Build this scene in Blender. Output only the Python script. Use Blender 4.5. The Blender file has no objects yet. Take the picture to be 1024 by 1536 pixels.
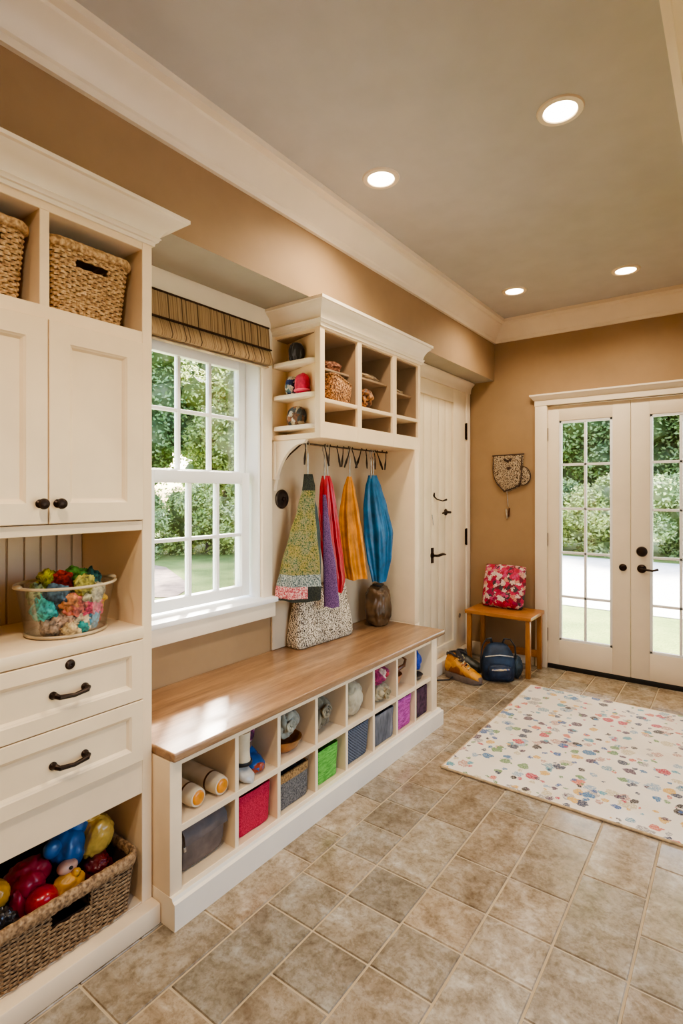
import bpy, bmesh, math, random
from mathutils import Vector, Matrix, noise, Euler

random.seed(7)
SC = bpy.context.scene
COL = SC.collection
PI = math.pi
R = math.radians

# ------------------------------------------------------------------ materials
def lin(c):
    return tuple(((x / 255.0) / 12.92 if x / 255.0 <= 0.04045 else ((x / 255.0 + 0.055) / 1.055) ** 2.4) for x in c[:3]) + (1.0,)

class NT:
    """tiny node-tree helper"""
    def __init__(self, name):
        self.m = bpy.data.materials.new(name)
        self.m.use_nodes = True
        self.t = self.m.node_tree
        self.bs = self.t.nodes['Principled BSDF']
        self.out = self.t.nodes['Material Output']
    def n(self, typ, **kw):
        nd = self.t.nodes.new(typ)
        for k, v in kw.items():
            if k.startswith('i_'):
                key = k[2:]
                key = int(key) if key.isdigit() else key.replace('_', ' ')
                nd.inputs[key].default_value = v
            else:
                setattr(nd, k, v)
        return nd
    def l(self, a, b):
        self.t.links.new(a, b)
    def coord(self, kind='Object', scale=(1, 1, 1), rot=(0, 0, 0)):
        tc = self.n('ShaderNodeTexCoord')
        mp = self.n('ShaderNodeMapping')
        mp.inputs['Scale'].default_value = scale
        mp.inputs['Rotation'].default_value = rot
        self.l(tc.outputs[kind], mp.inputs['Vector'])
        return mp.outputs['Vector']
    def noise(self, vec, scale, detail=3, rough=0.55, dist=0.0):
        nd = self.n('ShaderNodeTexNoise')
        nd.inputs['Scale'].default_value = scale
        nd.inputs['Detail'].default_value = detail
        nd.inputs['Roughness'].default_value = rough
        nd.inputs['Distortion'].default_value = dist
        if vec is not None: self.l(vec, nd.inputs['Vector'])
        return nd
    def ramp(self, fac, stops, interp='LINEAR'):
        nd = self.n('ShaderNodeValToRGB')
        cr = nd.color_ramp
        cr.interpolation = interp
        while len(cr.elements) > 1: cr.elements.remove(cr.elements[-1])
        cr.elements[0].position = stops[0][0]; cr.elements[0].color = stops[0][1]
        for p, c in stops[1:]:
            e = cr.elements.new(p); e.color = c
        self.l(fac, nd.inputs['Fac'])
        return nd.outputs['Color']
    def mix(self, fac, a, b, typ='MIX'):
        nd = self.n('ShaderNodeMix', data_type='RGBA', blend_type=typ)
        for sock, v in ((nd.inputs[0], fac), (nd.inputs[6], a), (nd.inputs[7], b)):
            if hasattr(v, 'is_output'): self.l(v, sock)
            else: sock.default_value = v
        return nd.outputs[2]
    def math(self, op, a, b=None):
        nd = self.n('ShaderNodeMath', operation=op)
        for i, v in enumerate((a, b)):
            if v is None: continue
            if hasattr(v, 'is_output'): self.l(v, nd.inputs[i])
            else: nd.inputs[i].default_value = v
        return nd.outputs[0]
    def bump(self, h, strength=0.3, dist=0.01):
        nd = self.n('ShaderNodeBump')
        nd.inputs['Strength'].default_value = strength
        nd.inputs['Distance'].default_value = dist
        self.l(h, nd.inputs['Height'])
        self.l(nd.outputs['Normal'], self.bs.inputs['Normal'])
    def col(self, c):
        if hasattr(c, 'is_output'): self.l(c, self.bs.inputs['Base Color'])
        else: self.bs.inputs['Base Color'].default_value = c
    def set(self, **kw):
        for k, v in kw.items():
            self.bs.inputs[k.replace('_', ' ')].default_value = v

def paint(name, c, rough=0.45, var=0.04, bump=0.0, scale=6):
    t = NT(name)
    v = t.coord()
    n = t.noise(v, scale, 4)
    a = lin(c); b = lin([max(0, x * (1 - var * 2)) for x in c])
    t.col(t.ramp(n.outputs['Fac'], [(0.3, b), (0.7, a)]))
    t.set(Roughness=rough)
    if bump:
        n2 = t.noise(v, 180, 2)
        t.bump(n2.outputs['Fac'], bump, 0.002)
    return t.m

def metal(name, c, rough=0.4):
    t = NT(name)
    n = t.noise(t.coord(), 40, 3)
    t.col(t.ramp(n.outputs['Fac'], [(0.3, lin([x * 0.7 for x in c])), (0.75, lin(c))]))
    t.set(Roughness=rough, Metallic=0.8)
    return t.m

def cloth(name, c, rough=0.85, var=0.25, scale=14, weave=0, sheen=0.2, bumps=0.25, c2=None):
    t = NT(name)
    v = t.coord()
    n = t.noise(v, scale, 4)
    a = lin(c); b = lin(c2) if c2 else lin([x * (1 - var) for x in c])
    t.col(t.ramp(n.outputs['Fac'], [(0.35, b), (0.65, a)]))
    t.set(Roughness=rough)
    t.bs.inputs['Sheen Weight'].default_value = sheen
    w = t.noise(v, weave or 250, 2)
    t.bump(w.outputs['Fac'], bumps, 0.004)
    return t.m

def speckle(name, stops, scale=90, rough=0.8, bump=0.6, stretch=(1, 1, 1), detail=1, dist=0.004):
    """random coloured flecks through a noise ramp"""
    t = NT(name)
    v = t.coord(scale=stretch)
    n = t.noise(v, scale, detail, 0.6)
    t.col(t.ramp(n.outputs['Fac'], [(p, lin(c)) for p, c in stops]))
    t.set(Roughness=rough)
    t.bump(n.outputs['Fac'], bump, dist)
    return t.m

def patches(name, cols, scale=12, rough=0.8, distort=0.5, fine=60, dark=0.5):
    """irregular patches, each of one colour out of the list, with finer flecks"""
    t = NT(name)
    v = t.coord()
    nz = t.noise(v, scale * 1.5, 3)
    add = t.n('ShaderNodeVectorMath', operation='MULTIPLY_ADD')
    t.l(nz.outputs['Color'], add.inputs[0]); add.inputs[1].default_value = (distort / scale,) * 3; t.l(v, add.inputs[2])
    vo = t.n('ShaderNodeTexVoronoi'); vo.inputs['Scale'].default_value = scale
    t.l(add.outputs[0], vo.inputs['Vector'])
    sp = t.n('ShaderNodeSeparateColor'); t.l(vo.outputs['Color'], sp.inputs[0])
    k = len(cols)
    c1 = t.ramp(sp.outputs[0], [(i / k, lin(c)) for i, c in enumerate(cols)], 'CONSTANT')
    n2 = t.noise(v, fine, 2)
    f = t.ramp(n2.outputs['Fac'], [(0.35, (dark, dark, dark, 1)), (0.6, (1, 1, 1, 1))])
    t.col(t.mix(1.0, c1, f, 'MULTIPLY'))
    t.set(Roughness=rough)
    t.bump(n2.outputs['Fac'], 0.4, 0.004)
    return t.m

def wood(name, dark, light, grain=(1, 14, 14), rough=0.35, scale=3.0, coat=0.0, planks=None):
    t = NT(name)
    v = t.coord(scale=grain)
    n = t.noise(v, scale, 6, 0.6, 0.6)
    v2 = t.coord(scale=tuple(g * 4 for g in grain))
    n2 = t.noise(v2, scale * 2, 3)
    base = t.ramp(n.outputs['Fac'], [(0.28, lin(dark)), (0.52, lin([(a + b) / 2 for a, b in zip(dark, light)])), (0.75, lin(light))])
    fine = t.ramp(n2.outputs['Fac'], [(0.3, (0.72, 0.7, 0.68, 1)), (0.6, (1, 1, 1, 1))])
    t.col(t.mix(0.8, base, fine, 'MULTIPLY'))
    t.set(Roughness=rough)
    t.bs.inputs['Coat Weight'].default_value = coat
    t.bs.inputs['Coat Roughness'].default_value = 0.2
    t.bump(n2.outputs['Fac'], 0.08, 0.002)
    return t.m

def weave(name, c1, c2, sx=60, sz=60, rough=0.85, strength=0.8, axis='YZ'):
    """small over-under checks: bump and colour from a chequer of bands"""
    t = NT(name)
    tc = t.n('ShaderNodeTexCoord')
    sep = t.n('ShaderNodeSeparateXYZ'); t.l(tc.outputs['Object'], sep.inputs[0])
    a = t.math('SINE', t.math('MULTIPLY', t.math('ADD', sep.outputs['X'], sep.outputs['Y']), sx * 2 * PI))
    b = t.math('SINE', t.math('MULTIPLY', sep.outputs['Z'], sz * 2 * PI))
    f = t.math('ADD', t.math('MULTIPLY', t.math('MULTIPLY', a, b), 0.5), 0.5)
    n = t.noise(tc.outputs['Object'], 35, 3)
    f2 = t.math('MULTIPLY', f, t.math('ADD', n.outputs['Fac'], 0.5))
    t.col(t.ramp(f2, [(0.1, lin(c1)), (0.7, lin(c2))]))
    t.set(Roughness=rough)
    t.bump(f, strength, 0.004)
    return t.m

def glass(name, tint=(1, 1, 1, 1), refl=0.6):
    t = NT(name)
    t.t.nodes.remove(t.bs)
    tr = t.n('ShaderNodeBsdfTransparent'); tr.inputs['Color'].default_value = tint
    gl = t.n('ShaderNodeBsdfGlossy'); gl.inputs['Roughness'].default_value = 0.02
    fr = t.n('ShaderNodeFresnel'); fr.inputs['IOR'].default_value = 1.45
    f = t.math('MULTIPLY', fr.outputs[0], refl)
    n = t.noise(t.coord(), 3, 2)
    f = t.math('MULTIPLY', f, t.math('ADD', n.outputs['Fac'], 0.5))
    ms = t.n('ShaderNodeMixShader')
    t.l(f, ms.inputs[0]); t.l(tr.outputs[0], ms.inputs[1]); t.l(gl.outputs[0], ms.inputs[2])
    t.l(ms.outputs[0], t.out.inputs['Surface'])
    return t.m

M = {}
M['cream'] = paint('cream_paint', (240, 214, 176), 0.42, 0.02)
M['cream_in'] = paint('cream_paint_inside', (205, 184, 154), 0.5, 0.03)
M['white'] = paint('white_trim_paint', (240, 224, 198), 0.4, 0.015)
M['sash'] = paint('white_sash_paint', (242, 241, 238), 0.35, 0.01)
M['tan'] = paint('tan_wall_paint', (160, 130, 94), 0.75, 0.025, 0.08)
M['greige'] = paint('greige_board_paint', (206, 186, 158), 0.6, 0.02)
M['ceil'] = paint('ceiling_paint', (200, 195, 188), 0.85, 0.02, 0.05)
M['taupe'] = paint('cream_shaded_paint', (158, 130, 100), 0.7, 0.04)  # cream darkened so the colour carries the shade inside the wall cubby
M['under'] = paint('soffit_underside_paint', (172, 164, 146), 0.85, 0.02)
M['bronze'] = metal('dark_bronze', (62, 48, 40), 0.38)
M['iron'] = metal('black_iron', (84, 70, 60), 0.42)
M['steel'] = metal('pale_steel', (215, 208, 198), 0.3)
M['black'] = paint('black_rubber', (24, 20, 18), 0.5)
M['bench_top'] = wood('walnut_bench_wood', (128, 95, 66), (188, 148, 108), (14, 1, 14), 0.3, 2.6, 0.3)
M['oak'] = wood('golden_oak', (150, 92, 40), (196, 132, 66), (1.2, 12, 12), 0.4, 3.0, 0.2)
M['oak_v'] = wood('golden_oak_upright', (150, 92, 40), (196, 136, 70), (12, 12, 1.2), 0.4, 3.0, 0.2)
M['glass'] = glass('clear_window_glass')
M['tubglass'] = glass('clear_plastic', (0.99, 0.99, 0.99, 1), 0.35)
M['plank_white'] = paint('cream_door_paint', (242, 225, 194), 0.45, 0.02)

def floor_mat():
    t = NT('stone_tile')
    at = t.n('ShaderNodeAttribute', attribute_name='tint')
    v = t.coord()
    n1 = t.noise(v, 11, 7, 0.68, 0.4)
    n2 = t.noise(v, 55, 4, 0.7)
    base = t.ramp(n1.outputs['Fac'], [(0.3, lin((134, 116, 92))), (0.5, lin((170, 153, 128))), (0.72, lin((202, 190, 170)))])
    speck = t.ramp(n2.outputs['Fac'], [(0.36, (0.62, 0.58, 0.52, 1)), (0.56, (1, 1, 1, 1))])
    c = t.mix(0.75, base, speck, 'MULTIPLY')
    c = t.mix(1.0, c, at.outputs['Color'], 'MULTIPLY')
    t.col(c)
    r = t.ramp(n1.outputs['Fac'], [(0.3, (0.16, 0.16, 0.16, 1)), (0.7, (0.27, 0.27, 0.27, 1))])
    t.l(r, t.bs.inputs['Roughness'])
    t.bump(n2.outputs['Fac'], 0.12, 0.002)
    return t.m
M['tile'] = floor_mat()
M['grout'] = paint('sandy_grout', (196, 176, 144), 0.9, 0.05)

def rug_mat():
    t = NT('cream_rug_with_blots')
    v = t.coord(scale=(1, 1, 0))
    nz = t.noise(v, 26, 3, 0.6)
    ad = t.n('ShaderNodeVectorMath', operation='MULTIPLY_ADD')
    t.l(nz.outputs['Color'], ad.inputs[0]); ad.inputs[1].default_value = (0.045, 0.045, 0); t.l(v, ad.inputs[2])
    col = t.ramp(t.noise(v, 3, 4).outputs['Fac'], [(0.3, lin((236, 222, 198))), (0.7, lin((248, 240, 224)))])
    def layer(col, scale, lo, hi, seed, pal, soft, keep):
        mp = t.n('ShaderNodeMapping'); mp.inputs['Location'].default_value = (seed, seed * 1.7, 0)
        t.l(ad.outputs[0], mp.inputs['Vector'])
        vo = t.n('ShaderNodeTexVoronoi', voronoi_dimensions='2D'); vo.inputs['Scale'].default_value = scale
        vo.inputs['Randomness'].default_value = 0.8
        t.l(mp.outputs[0], vo.inputs['Vector'])
        sp = t.n('ShaderNodeSeparateColor'); t.l(vo.outputs['Color'], sp.inputs[0])
        thr = t.math('ADD', t.math('MULTIPLY', sp.outputs[1], hi - lo), lo)
        m = t.math('LESS_THAN', vo.outputs['Distance'], thr)
        kp = t.math('LESS_THAN', sp.outputs[2], keep)
        m = t.math('MULTIPLY', m, kp)
        g = t.noise(v, 130, 3, 0.7)
        gm = t.ramp(g.outputs['Fac'], [(0.40, (soft, soft, soft, 1)), (0.52, (1, 1, 1, 1))])
        m = t.math('MULTIPLY', m, gm)
        k = len(pal)
        pc = t.ramp(sp.outputs[0], [(i / k, lin(c)) for i, c in enumerate(pal)], 'CONSTANT')
        return t.mix(m, col, pc)
    pal1 = [(196, 150, 128), (150, 172, 186), (206, 190, 150), (170, 160, 150), (128, 160, 168)]
    pal2 = [(70, 74, 92), (196, 70, 84), (70, 120, 160), (58, 48, 46), (120, 150, 96), (214, 120, 96), (96, 70, 84), (70, 100, 150), (222, 176, 90), (100, 160, 170)]
    col = layer(col, 13, 0.15, 0.45, 3.1, pal1, 0.0, 0.45)
    col = layer(col, 12, 0.16, 0.36, 0.0, pal2, 0.55, 0.6)
    col = layer(col, 21, 0.12, 0.3, 7.7, pal2, 0.3, 0.3)
    t.col(col)
    t.set(Roughness=0.95)
    t.bs.inputs['Sheen Weight'].default_value = 0.15
    t.bump(t.noise(v, 420, 2).outputs['Fac'], 0.4, 0.003)
    return t.m
M['rug'] = rug_mat()
M['rug_edge'] = cloth('rug_binding', (206, 176, 130), 0.9, 0.2, 40)

def shade_mat():
    t = NT('striped_brown_shade')
    tc = t.n('ShaderNodeTexCoord'); sep = t.n('ShaderNodeSeparateXYZ'); t.l(tc.outputs['Object'], sep.inputs[0])
    n = t.noise(tc.outputs['Object'], 6, 2)
    y = t.math('ADD', sep.outputs['Y'], t.math('MULTIPLY', n.outputs['Fac'], 0.01))
    cmb = t.n('ShaderNodeCombineXYZ'); t.l(y, cmb.inputs[1])
    n1 = t.noise(cmb.outputs[0], 85, 2, 0.6)
    c = t.ramp(n1.outputs['Fac'], [(0.36, lin((74, 54, 36))), (0.43, lin((142, 116, 82))), (0.5, lin((168, 140, 102))), (0.57, lin((118, 92, 62))), (0.62, lin((172, 144, 106)))])
    t.col(c); t.set(Roughness=0.85)
    t.bump(n1.outputs['Fac'], 0.6, 0.006)
    return t.m
M['shade'] = shade_mat()

M['wicker'] = speckle('honey_wicker', [(0.3, (136, 100, 62)), (0.5, (184, 146, 98)), (0.7, (212, 178, 132))], 90, 0.7, 0.4)
M['wicker_dark'] = speckle('brown_wicker', [(0.3, (98, 72, 46)), (0.5, (146, 114, 78)), (0.72, (178, 146, 106))], 100, 0.75, 0.4)
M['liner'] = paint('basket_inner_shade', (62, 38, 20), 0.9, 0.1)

# ------------------------------------------------------------------ geometry helpers
class MB:
    def __init__(self):
        self.v = []; self.f = []; self.mi = []; self.tint = None
    def add(self, vs, fs, mi=0):
        b = len(self.v)
        self.v += [tuple(p) for p in vs]
        self.f += [tuple(i + b for i in f) for f in fs]
        self.mi += [mi] * len(fs)
        return self
    def box(self, x0, x1, y0, y1, z0, z1, mi=0):
        if x0 > x1: x0, x1 = x1, x0
        if y0 > y1: y0, y1 = y1, y0
        if z0 > z1: z0, z1 = z1, z0
        vs = [(x0, y0, z0), (x1, y0, z0), (x1, y1, z0), (x0, y1, z0), (x0, y0, z1), (x1, y0, z1), (x1, y1, z1), (x0, y1, z1)]
        return self.add(vs, [(0, 3, 2, 1), (4, 5, 6, 7), (0, 1, 5, 4), (1, 2, 6, 5), (2, 3, 7, 6), (3, 0, 4, 7)], mi)
    def obox(self, c, size, rot, mi=0):
        m = Euler(rot).to_matrix(); c = Vector(c)
        vs = [c + m @ Vector((sx * size[0] / 2, sy * size[1] / 2, sz * size[2] / 2)) for sz in (-1, 1) for sx, sy in ((-1, -1), (1, -1), (1, 1), (-1, 1))]
        return self.add(vs, [(0, 3, 2, 1), (4, 5, 6, 7), (0, 1, 5, 4), (1, 2, 6, 5), (2, 3, 7, 6), (3, 0, 4, 7)], mi)
    def loft(self, rings, closed=True, cap0=True, cap1=True, mi=0):
        n = len(rings[0]); vs = [p for r in rings for p in r]; fs = []
        for i in range(len(rings) - 1):
            for j in range(n if closed else n - 1):
                k = (j + 1) % n
                fs.append((i * n + j, i * n + k, (i + 1) * n + k, (i + 1) * n + j))
        if cap0: fs.append(tuple(reversed(range(n))))
        if cap1: fs.append(tuple((len(rings) - 1) * n + j for j in range(n)))
        return self.add(vs, fs, mi)
    def tube(self, pts, r, seg=8, closed=False, mi=0, flat=1.0):
        pts = [Vector(p) for p in pts]; n = len(pts); rings = []
        prev = None
        for i, p in enumerate(pts):
            a = pts[(i - 1) % n] if (closed or i > 0) else p
            b = pts[(i + 1) % n] if (closed or i < n - 1) else p
            t = (b - a).normalized()
            if prev is None:
                up = Vector((0, 0, 1)) if abs(t.z) < 0.9 else Vector((1, 0, 0))
            else: up = prev
            s = t.cross(up)
            if s.length < 1e-6: s = t.cross(Vector((0, 1, 0)))
            s.normalize(); u = s.cross(t).normalized(); prev = u
            rr = r[i] if isinstance(r, (list, tuple)) else r
            rings.append([p + s * math.cos(2 * PI * k / seg) * rr + u * math.sin(2 * PI * k / seg) * rr * flat for k in range(seg)])
        if closed:
            rings.append(rings[0]); return self.loft(rings, True, False, False, mi)
        return self.loft(rings, True, True, True, mi)
    def lathe(self, prof, c, axis='Z', seg=24, mi=0, cap=True):
        c = Vector(c); rings = []
        for r, h in prof:
            ring = []
            for k in range(seg):
                a = 2 * PI * k / seg; p = (r * math.cos(a), r * math.sin(a), h)
                if axis == 'X': p = (p[2], p[0], p[1])
                elif axis == 'Y': p = (p[1], p[2], p[0])
                elif axis == '-Y': p = (p[0], -p[2], p[1])
                ring.append(c + Vector(p))
            rings.append(ring)
        return self.loft(rings, True, cap, cap, mi)
    def prism(self, poly, lo, hi, axis='Y', mi=0):
        """poly: 2-D outline; axis Y: (x,z) outline, X: (y,z), Z: (x,y)"""
        def P(a, b, h):
            return {'Y': (a, h, b), 'X': (h, a, b), 'Z': (a, b, h)}[axis]
        return self.loft([[P(a, b, lo) for a, b in poly], [P(a, b, hi) for a, b in poly]], True, True, True, mi)
    def build(self, name, mat, parent=None, smooth=35, bevel=0.0, origin=None, bseg=2, subsurf=0):
        me = bpy.data.meshes.new(name)
        xs = [p[0] for p in self.v]; ys = [p[1] for p in self.v]; zs = [p[2] for p in self.v]
        o0 = Vector(origin) if origin else Vector(((min(xs) + max(xs)) / 2, (min(ys) + max(ys)) / 2, min(zs) if parent is None else (min(zs) + max(zs)) / 2))
        me.from_pydata([Vector(p) - o0 for p in self.v], [], self.f)
        mats = mat if isinstance(mat, (list, tuple)) else [mat]
        for m in mats: me.materials.append(m)
        for i, p in enumerate(me.polygons): p.material_index = self.mi[i]
        bm = bmesh.new(); bm.from_mesh(me)
        bmesh.ops.recalc_face_normals(bm, faces=bm.faces)
        if bevel:
            es = [e for e in bm.edges if len(e.link_faces) == 2 and e.calc_face_angle(0) > R(40)]
            bmesh.ops.bevel(bm, geom=es, offset=bevel, offset_type='OFFSET', segments=bseg, profile=0.5, affect='EDGES', clamp_overlap=True)
        if smooth:
            for f in bm.faces: f.smooth = True
            for e in bm.edges:
                if len(e.link_faces) == 2 and e.calc_face_angle(0) > R(smooth): e.smooth = False
        bm.to_mesh(me); bm.free()
        o = bpy.data.objects.new(name, me); COL.objects.link(o)
        o.location = o0
        if subsurf:
            md = o.modifiers.new('s', 'SUBSURF'); md.levels = subsurf; md.render_levels = subsurf
        if parent is not None:
            o.parent = parent; o.location = o0 - WL[parent.name]
        WL[o.name] = o0
        return o
WL = {}     # world location of every built object

def empty(name, loc, label=None, cat=None, group=None):
    o = bpy.data.objects.new(name, None); COL.objects.link(o); o.location = loc
    o.empty_display_size = 0.05
    WL[o.name] = Vector(loc)
    if label: tag(o, label, cat, group)
    return o
def tag(o, label, cat, group=None, kind=None):
    o['label'] = label; o['category'] = cat
    if group: o['group'] = group
    if kind: o['kind'] = kind
    return o
def struct(o):
    o['kind'] = 'structure'; return o
def dup(root, loc, label=None):
    r = root.copy(); COL.objects.link(r); r.location = loc
    if label: r['label'] = label
    for ch in list(root.children):
        c = ch.copy(); COL.objects.link(c); c.parent = r
        for g in ch.children:
            d = g.copy(); COL.objects.link(d); d.parent = c
    return r

def B(name, mat, parent, dims, bevel=0.003, **k):
    return MB().box(*dims).build(name, mat, parent, bevel=bevel, **k)

def blob_verts(c, rad, rot=(0, 0, 0), amp=0.1, freq=3.0, seed=0, sub=4, ridge=0.0, rfreq=6, power=1.0, zflat=None):
    bm = bmesh.new(); bmesh.ops.create_icosphere(bm, subdivisions=sub, radius=1.0)
    m = Euler(rot).to_matrix(); off = Vector((seed * 3.1, seed * 1.7, seed * 0.9))
    vs = []
    for v in bm.verts:
        p = v.co.copy()
        d = 1 + amp * noise.noise(p * freq * 0.5 + off) + amp * 0.4 * noise.noise(p * freq * 1.3 + off)
        if ridge: d -= ridge * (1 - abs(noise.noise(Vector((p.x * rfreq, p.y * rfreq, p.z * rfreq * 0.35)) + off))) ** 6
        if power != 1.0:
            q = [math.copysign(abs(a) ** power, a) for a in p]; p = Vector(q)
        p = Vector((p.x * rad[0], p.y * rad[1], p.z * rad[2])) * d
        p = m @ p
        if zflat is not None and p.z < zflat: p.z = zflat + (p.z - zflat) * 0.08
        vs.append(p + Vector(c))
    fs = [tuple(v.index for v in f.verts) for f in bm.faces]
    bm.free()
    return vs, fs
def blob(c, rad, **k):
    mb = MB(); mb.add(*blob_verts(c, rad, **k)); return mb

def rrect(wx, wy, r, nc=5, ns=10):
    """rounded rectangle outline (x,y), starts mid front (+x side), runs round"""
    pts = []
    hx, hy = wx / 2 - r, wy / 2 - r
    cs = [((hx, hy), 0), ((-hx, hy), 90), ((-hx, -hy), 180), ((hx, -hy), 270)]
    seq = []
    for (cx, cy), a0 in cs:
        seq.append([(cx + r * math.cos(R(a0 + 90 * i / nc)), cy + r * math.sin(R(a0 + 90 * i / nc))) for i in range(nc + 1)])
    for i in range(4):
        pts += seq[i]
        a = seq[i][-1]; b = seq[(i + 1) % 4][0]
        for k in range(1, ns): pts.append((a[0] + (b[0] - a[0]) * k / ns, a[1] + (b[1] - a[1]) * k / ns))
    return pts
def resample(pts, n):
    P = [Vector((a, b, 0)) for a, b in pts]; P.append(P[0])
    L = [0]
    for i in range(1, len(P)): L.append(L[-1] + (P[i] - P[i - 1]).length)
    out = []
    for k in range(n):
        s = L[-1] * k / n; i = 1
        while L[i] < s: i += 1
        f = (s - L[i - 1]) / max(1e-9, L[i] - L[i - 1]); q = P[i - 1].lerp(P[i], f)
        out.append((q.x, q.y))
    return out

# ------------------------------------------------------------------ room shell
CH = 2.75; SOFF = 2.29
XW = -1.95; XS = -1.64; YF = 4.37; XR = 0.85; YB = -1.6
# floor: grout bed plus individually tinted bevelled tiles in one mesh
def make_floor():
    rnd = random.Random(3)
    mb = MB(); tints = []
    mb.box(-2.1, 1.0, -1.75, 4.6, -0.12, -0.004, 1); tints += [(1, 1, 1)] * 6
    xs = [-1.95, -1.67, -1.468, -1.268, -1.072, -0.864, -0.660, -0.455, -0.250, -0.045, 0.16, 0.365, 0.57, 0.86]
    first = {4: [0.74, 1.12, 1.307, 1.49, 1.675, 2.06], 3: [0.55, 0.925, 1.307, 1.49, 1.675, 1.87, 2.06, 2.25], 5: [0.93, 1.307, 1.5, 1.69, 1.9, 2.28], 6: [1.12, 1.5, 1.69, 1.9, 2.28], 7: [1.03, 1.41, 1.69, 2.07, 2.45], 8: [1.3, 1.68, 1.89, 2.27, 2.46]}
    g = 0.0035
    for i in range(len(xs) - 1):
        x0, x1 = xs[i], xs[i + 1]
        cuts = [-1.62]; y = -1.62
        mid = first.get(i - 0, None)
        seq = []
        y = -1.60 + rnd.choice([0, .1])
        lim = mid[0] if mid else 9
        while y < min(lim - 0.12, 4.4): seq.append(y); y += rnd.choice([0.19, 0.19, 0.38, 0.29])
        if mid:
            seq += mid; y = mid[-1]
            while y < 4.42: y += rnd.choice([0.19, 0.38, 0.38, 0.19, 0.29]); seq.append(y)
        else: seq.append(y)
        for a, b in zip(seq[:-1], seq[1:]):
            if b > 4.45: b = 4.45
            if b - a < 0.03: continue
            e = 0.002
            vs = [(x0 + g, a + g, -0.004), (x1 - g, a + g, -0.004), (x1 - g, b - g, -0.004), (x0 + g, b - g, -0.004),
                  (x0 + g + e, a + g + e, 0), (x1 - g - e, a + g + e, 0), (x1 - g - e, b - g - e, 0), (x0 + g + e, b - g - e, 0)]
            mb.add(vs, [(4, 5, 6, 7), (0, 1, 5, 4), (1, 2, 6, 5), (2, 3, 7, 6), (3, 0, 4, 7)], 0)
            v = rnd.uniform(0.72, 1.04); w = rnd.uniform(-0.05, 0.05)
            tints += [(v + w, v, v - w)] * 5
    o = mb.build('floor', [M['tile'], M['grout']], None, smooth=0)
    at = o.data.attributes.new('tint', 'FLOAT_COLOR', 'FACE')
    for i, c in enumerate(tints): at.data[i].color = (c[0], c[1], c[2], 1)
    struct(o)
make_floor()

struct(MB().box(-2.2, 1.0, -1.75, 4.65, CH, CH + 0.15).build('ceiling', M['ceil'], smooth=0))
# left wall with window opening
WY0, WY1, WZ0, WZ1 = 1.31, 1.965, 0.83, 2.2
mb = MB()
mb.box(XW - 0.18, XW, YB - 0.15, WY0, -0.1, CH); mb.box(XW - 0.18, XW, WY1, 4.65, -0.1, CH)
mb.box(XW - 0.18, XW, WY0, WY1, -0.1, WZ0); mb.box(XW - 0.18, XW, WY0, WY1, WZ1, CH)
struct(mb.build('wall_left', M['tan'], smooth=0))
# far wall with opening for the double door
DX0, DX1, DZ1 = -1.215, -0.05, 2.045
mb = MB()
mb.box(-2.2, DX0, YF, YF + 0.18, -0.1, CH); mb.box(DX1, 1.0, YF, YF + 0.18, -0.1, CH); mb.box(DX0, DX1, YF, YF + 0.18, DZ1, CH)
struct(mb.build('wall_far', M['tan'], smooth=0))
VY0, VY1, VZ0, VZ1 = 0.6, 2.5, 0.3, 2.05
mb = MB()
mb.box(XR, XR + 0.15, YB - 0.15, VY0, -0.1, CH); mb.box(XR, XR + 0.15, VY1, 4.65, -0.1, CH); mb.box(XR, XR + 0.15, VY0, VY1, -0.1, VZ0); mb.box(XR, XR + 0.15, VY0, VY1, VZ1, CH)
struct(mb.build('wall_right', M['tan'], smooth=0))
win_fill = empty('window_added_fill', (XR, 1.4, VZ0)); win_fill['kind'] = 'structure'  # unseen window added to the right wall for daylight fill
mb = MB(); e = 0.05
for a, b in ((VY0, VY0 + e), (VY1 - e, VY1), (1.525, 1.575)): mb.box(XR + 0.05, XR + 0.10, a, b, VZ0, VZ1)
for a, b in ((VZ0, VZ0 + e), (VZ1 - e, VZ1), (1.3, 1.34)): mb.box(XR + 0.052, XR + 0.098, VY0, VY1, a, b)
mb.build('window_frame', M['sash'], win_fill, bevel=0.002)
MB().box(XR + 0.073, XR + 0.077, VY0, VY1, VZ0, VZ1).build('pane', M['glass'], win_fill, smooth=0)
mb = MB()
for a, b in ((VY0 - 0.08, VY0), (VY1, VY1 + 0.08)): mb.box(XR - 0.02, XR, a, b, VZ0 - 0.08, VZ1 + 0.08)
for a, b in ((VZ0 - 0.08, VZ0), (VZ1, VZ1 + 0.08)): mb.box(XR - 0.02, XR, VY0, VY1, a, b)
mb.build('casing', M['white'], win_fill, bevel=0.003)
struct(MB().box(-2.2, 1.0, YB - 0.15, YB, -0.1, CH).build('wall_back', M['tan'], smooth=0))
# dropped soffits: tan face, grey underside
def soffit(name, x0, x1):
    mb = MB(); mb.box(x0, x1, YB, YF, SOFF, CH)
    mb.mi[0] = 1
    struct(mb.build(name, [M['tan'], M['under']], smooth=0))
soffit('ceiling_soffit_left', XW, XS)
soffit('ceiling_soffit_right', -0.05, XR)
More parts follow.
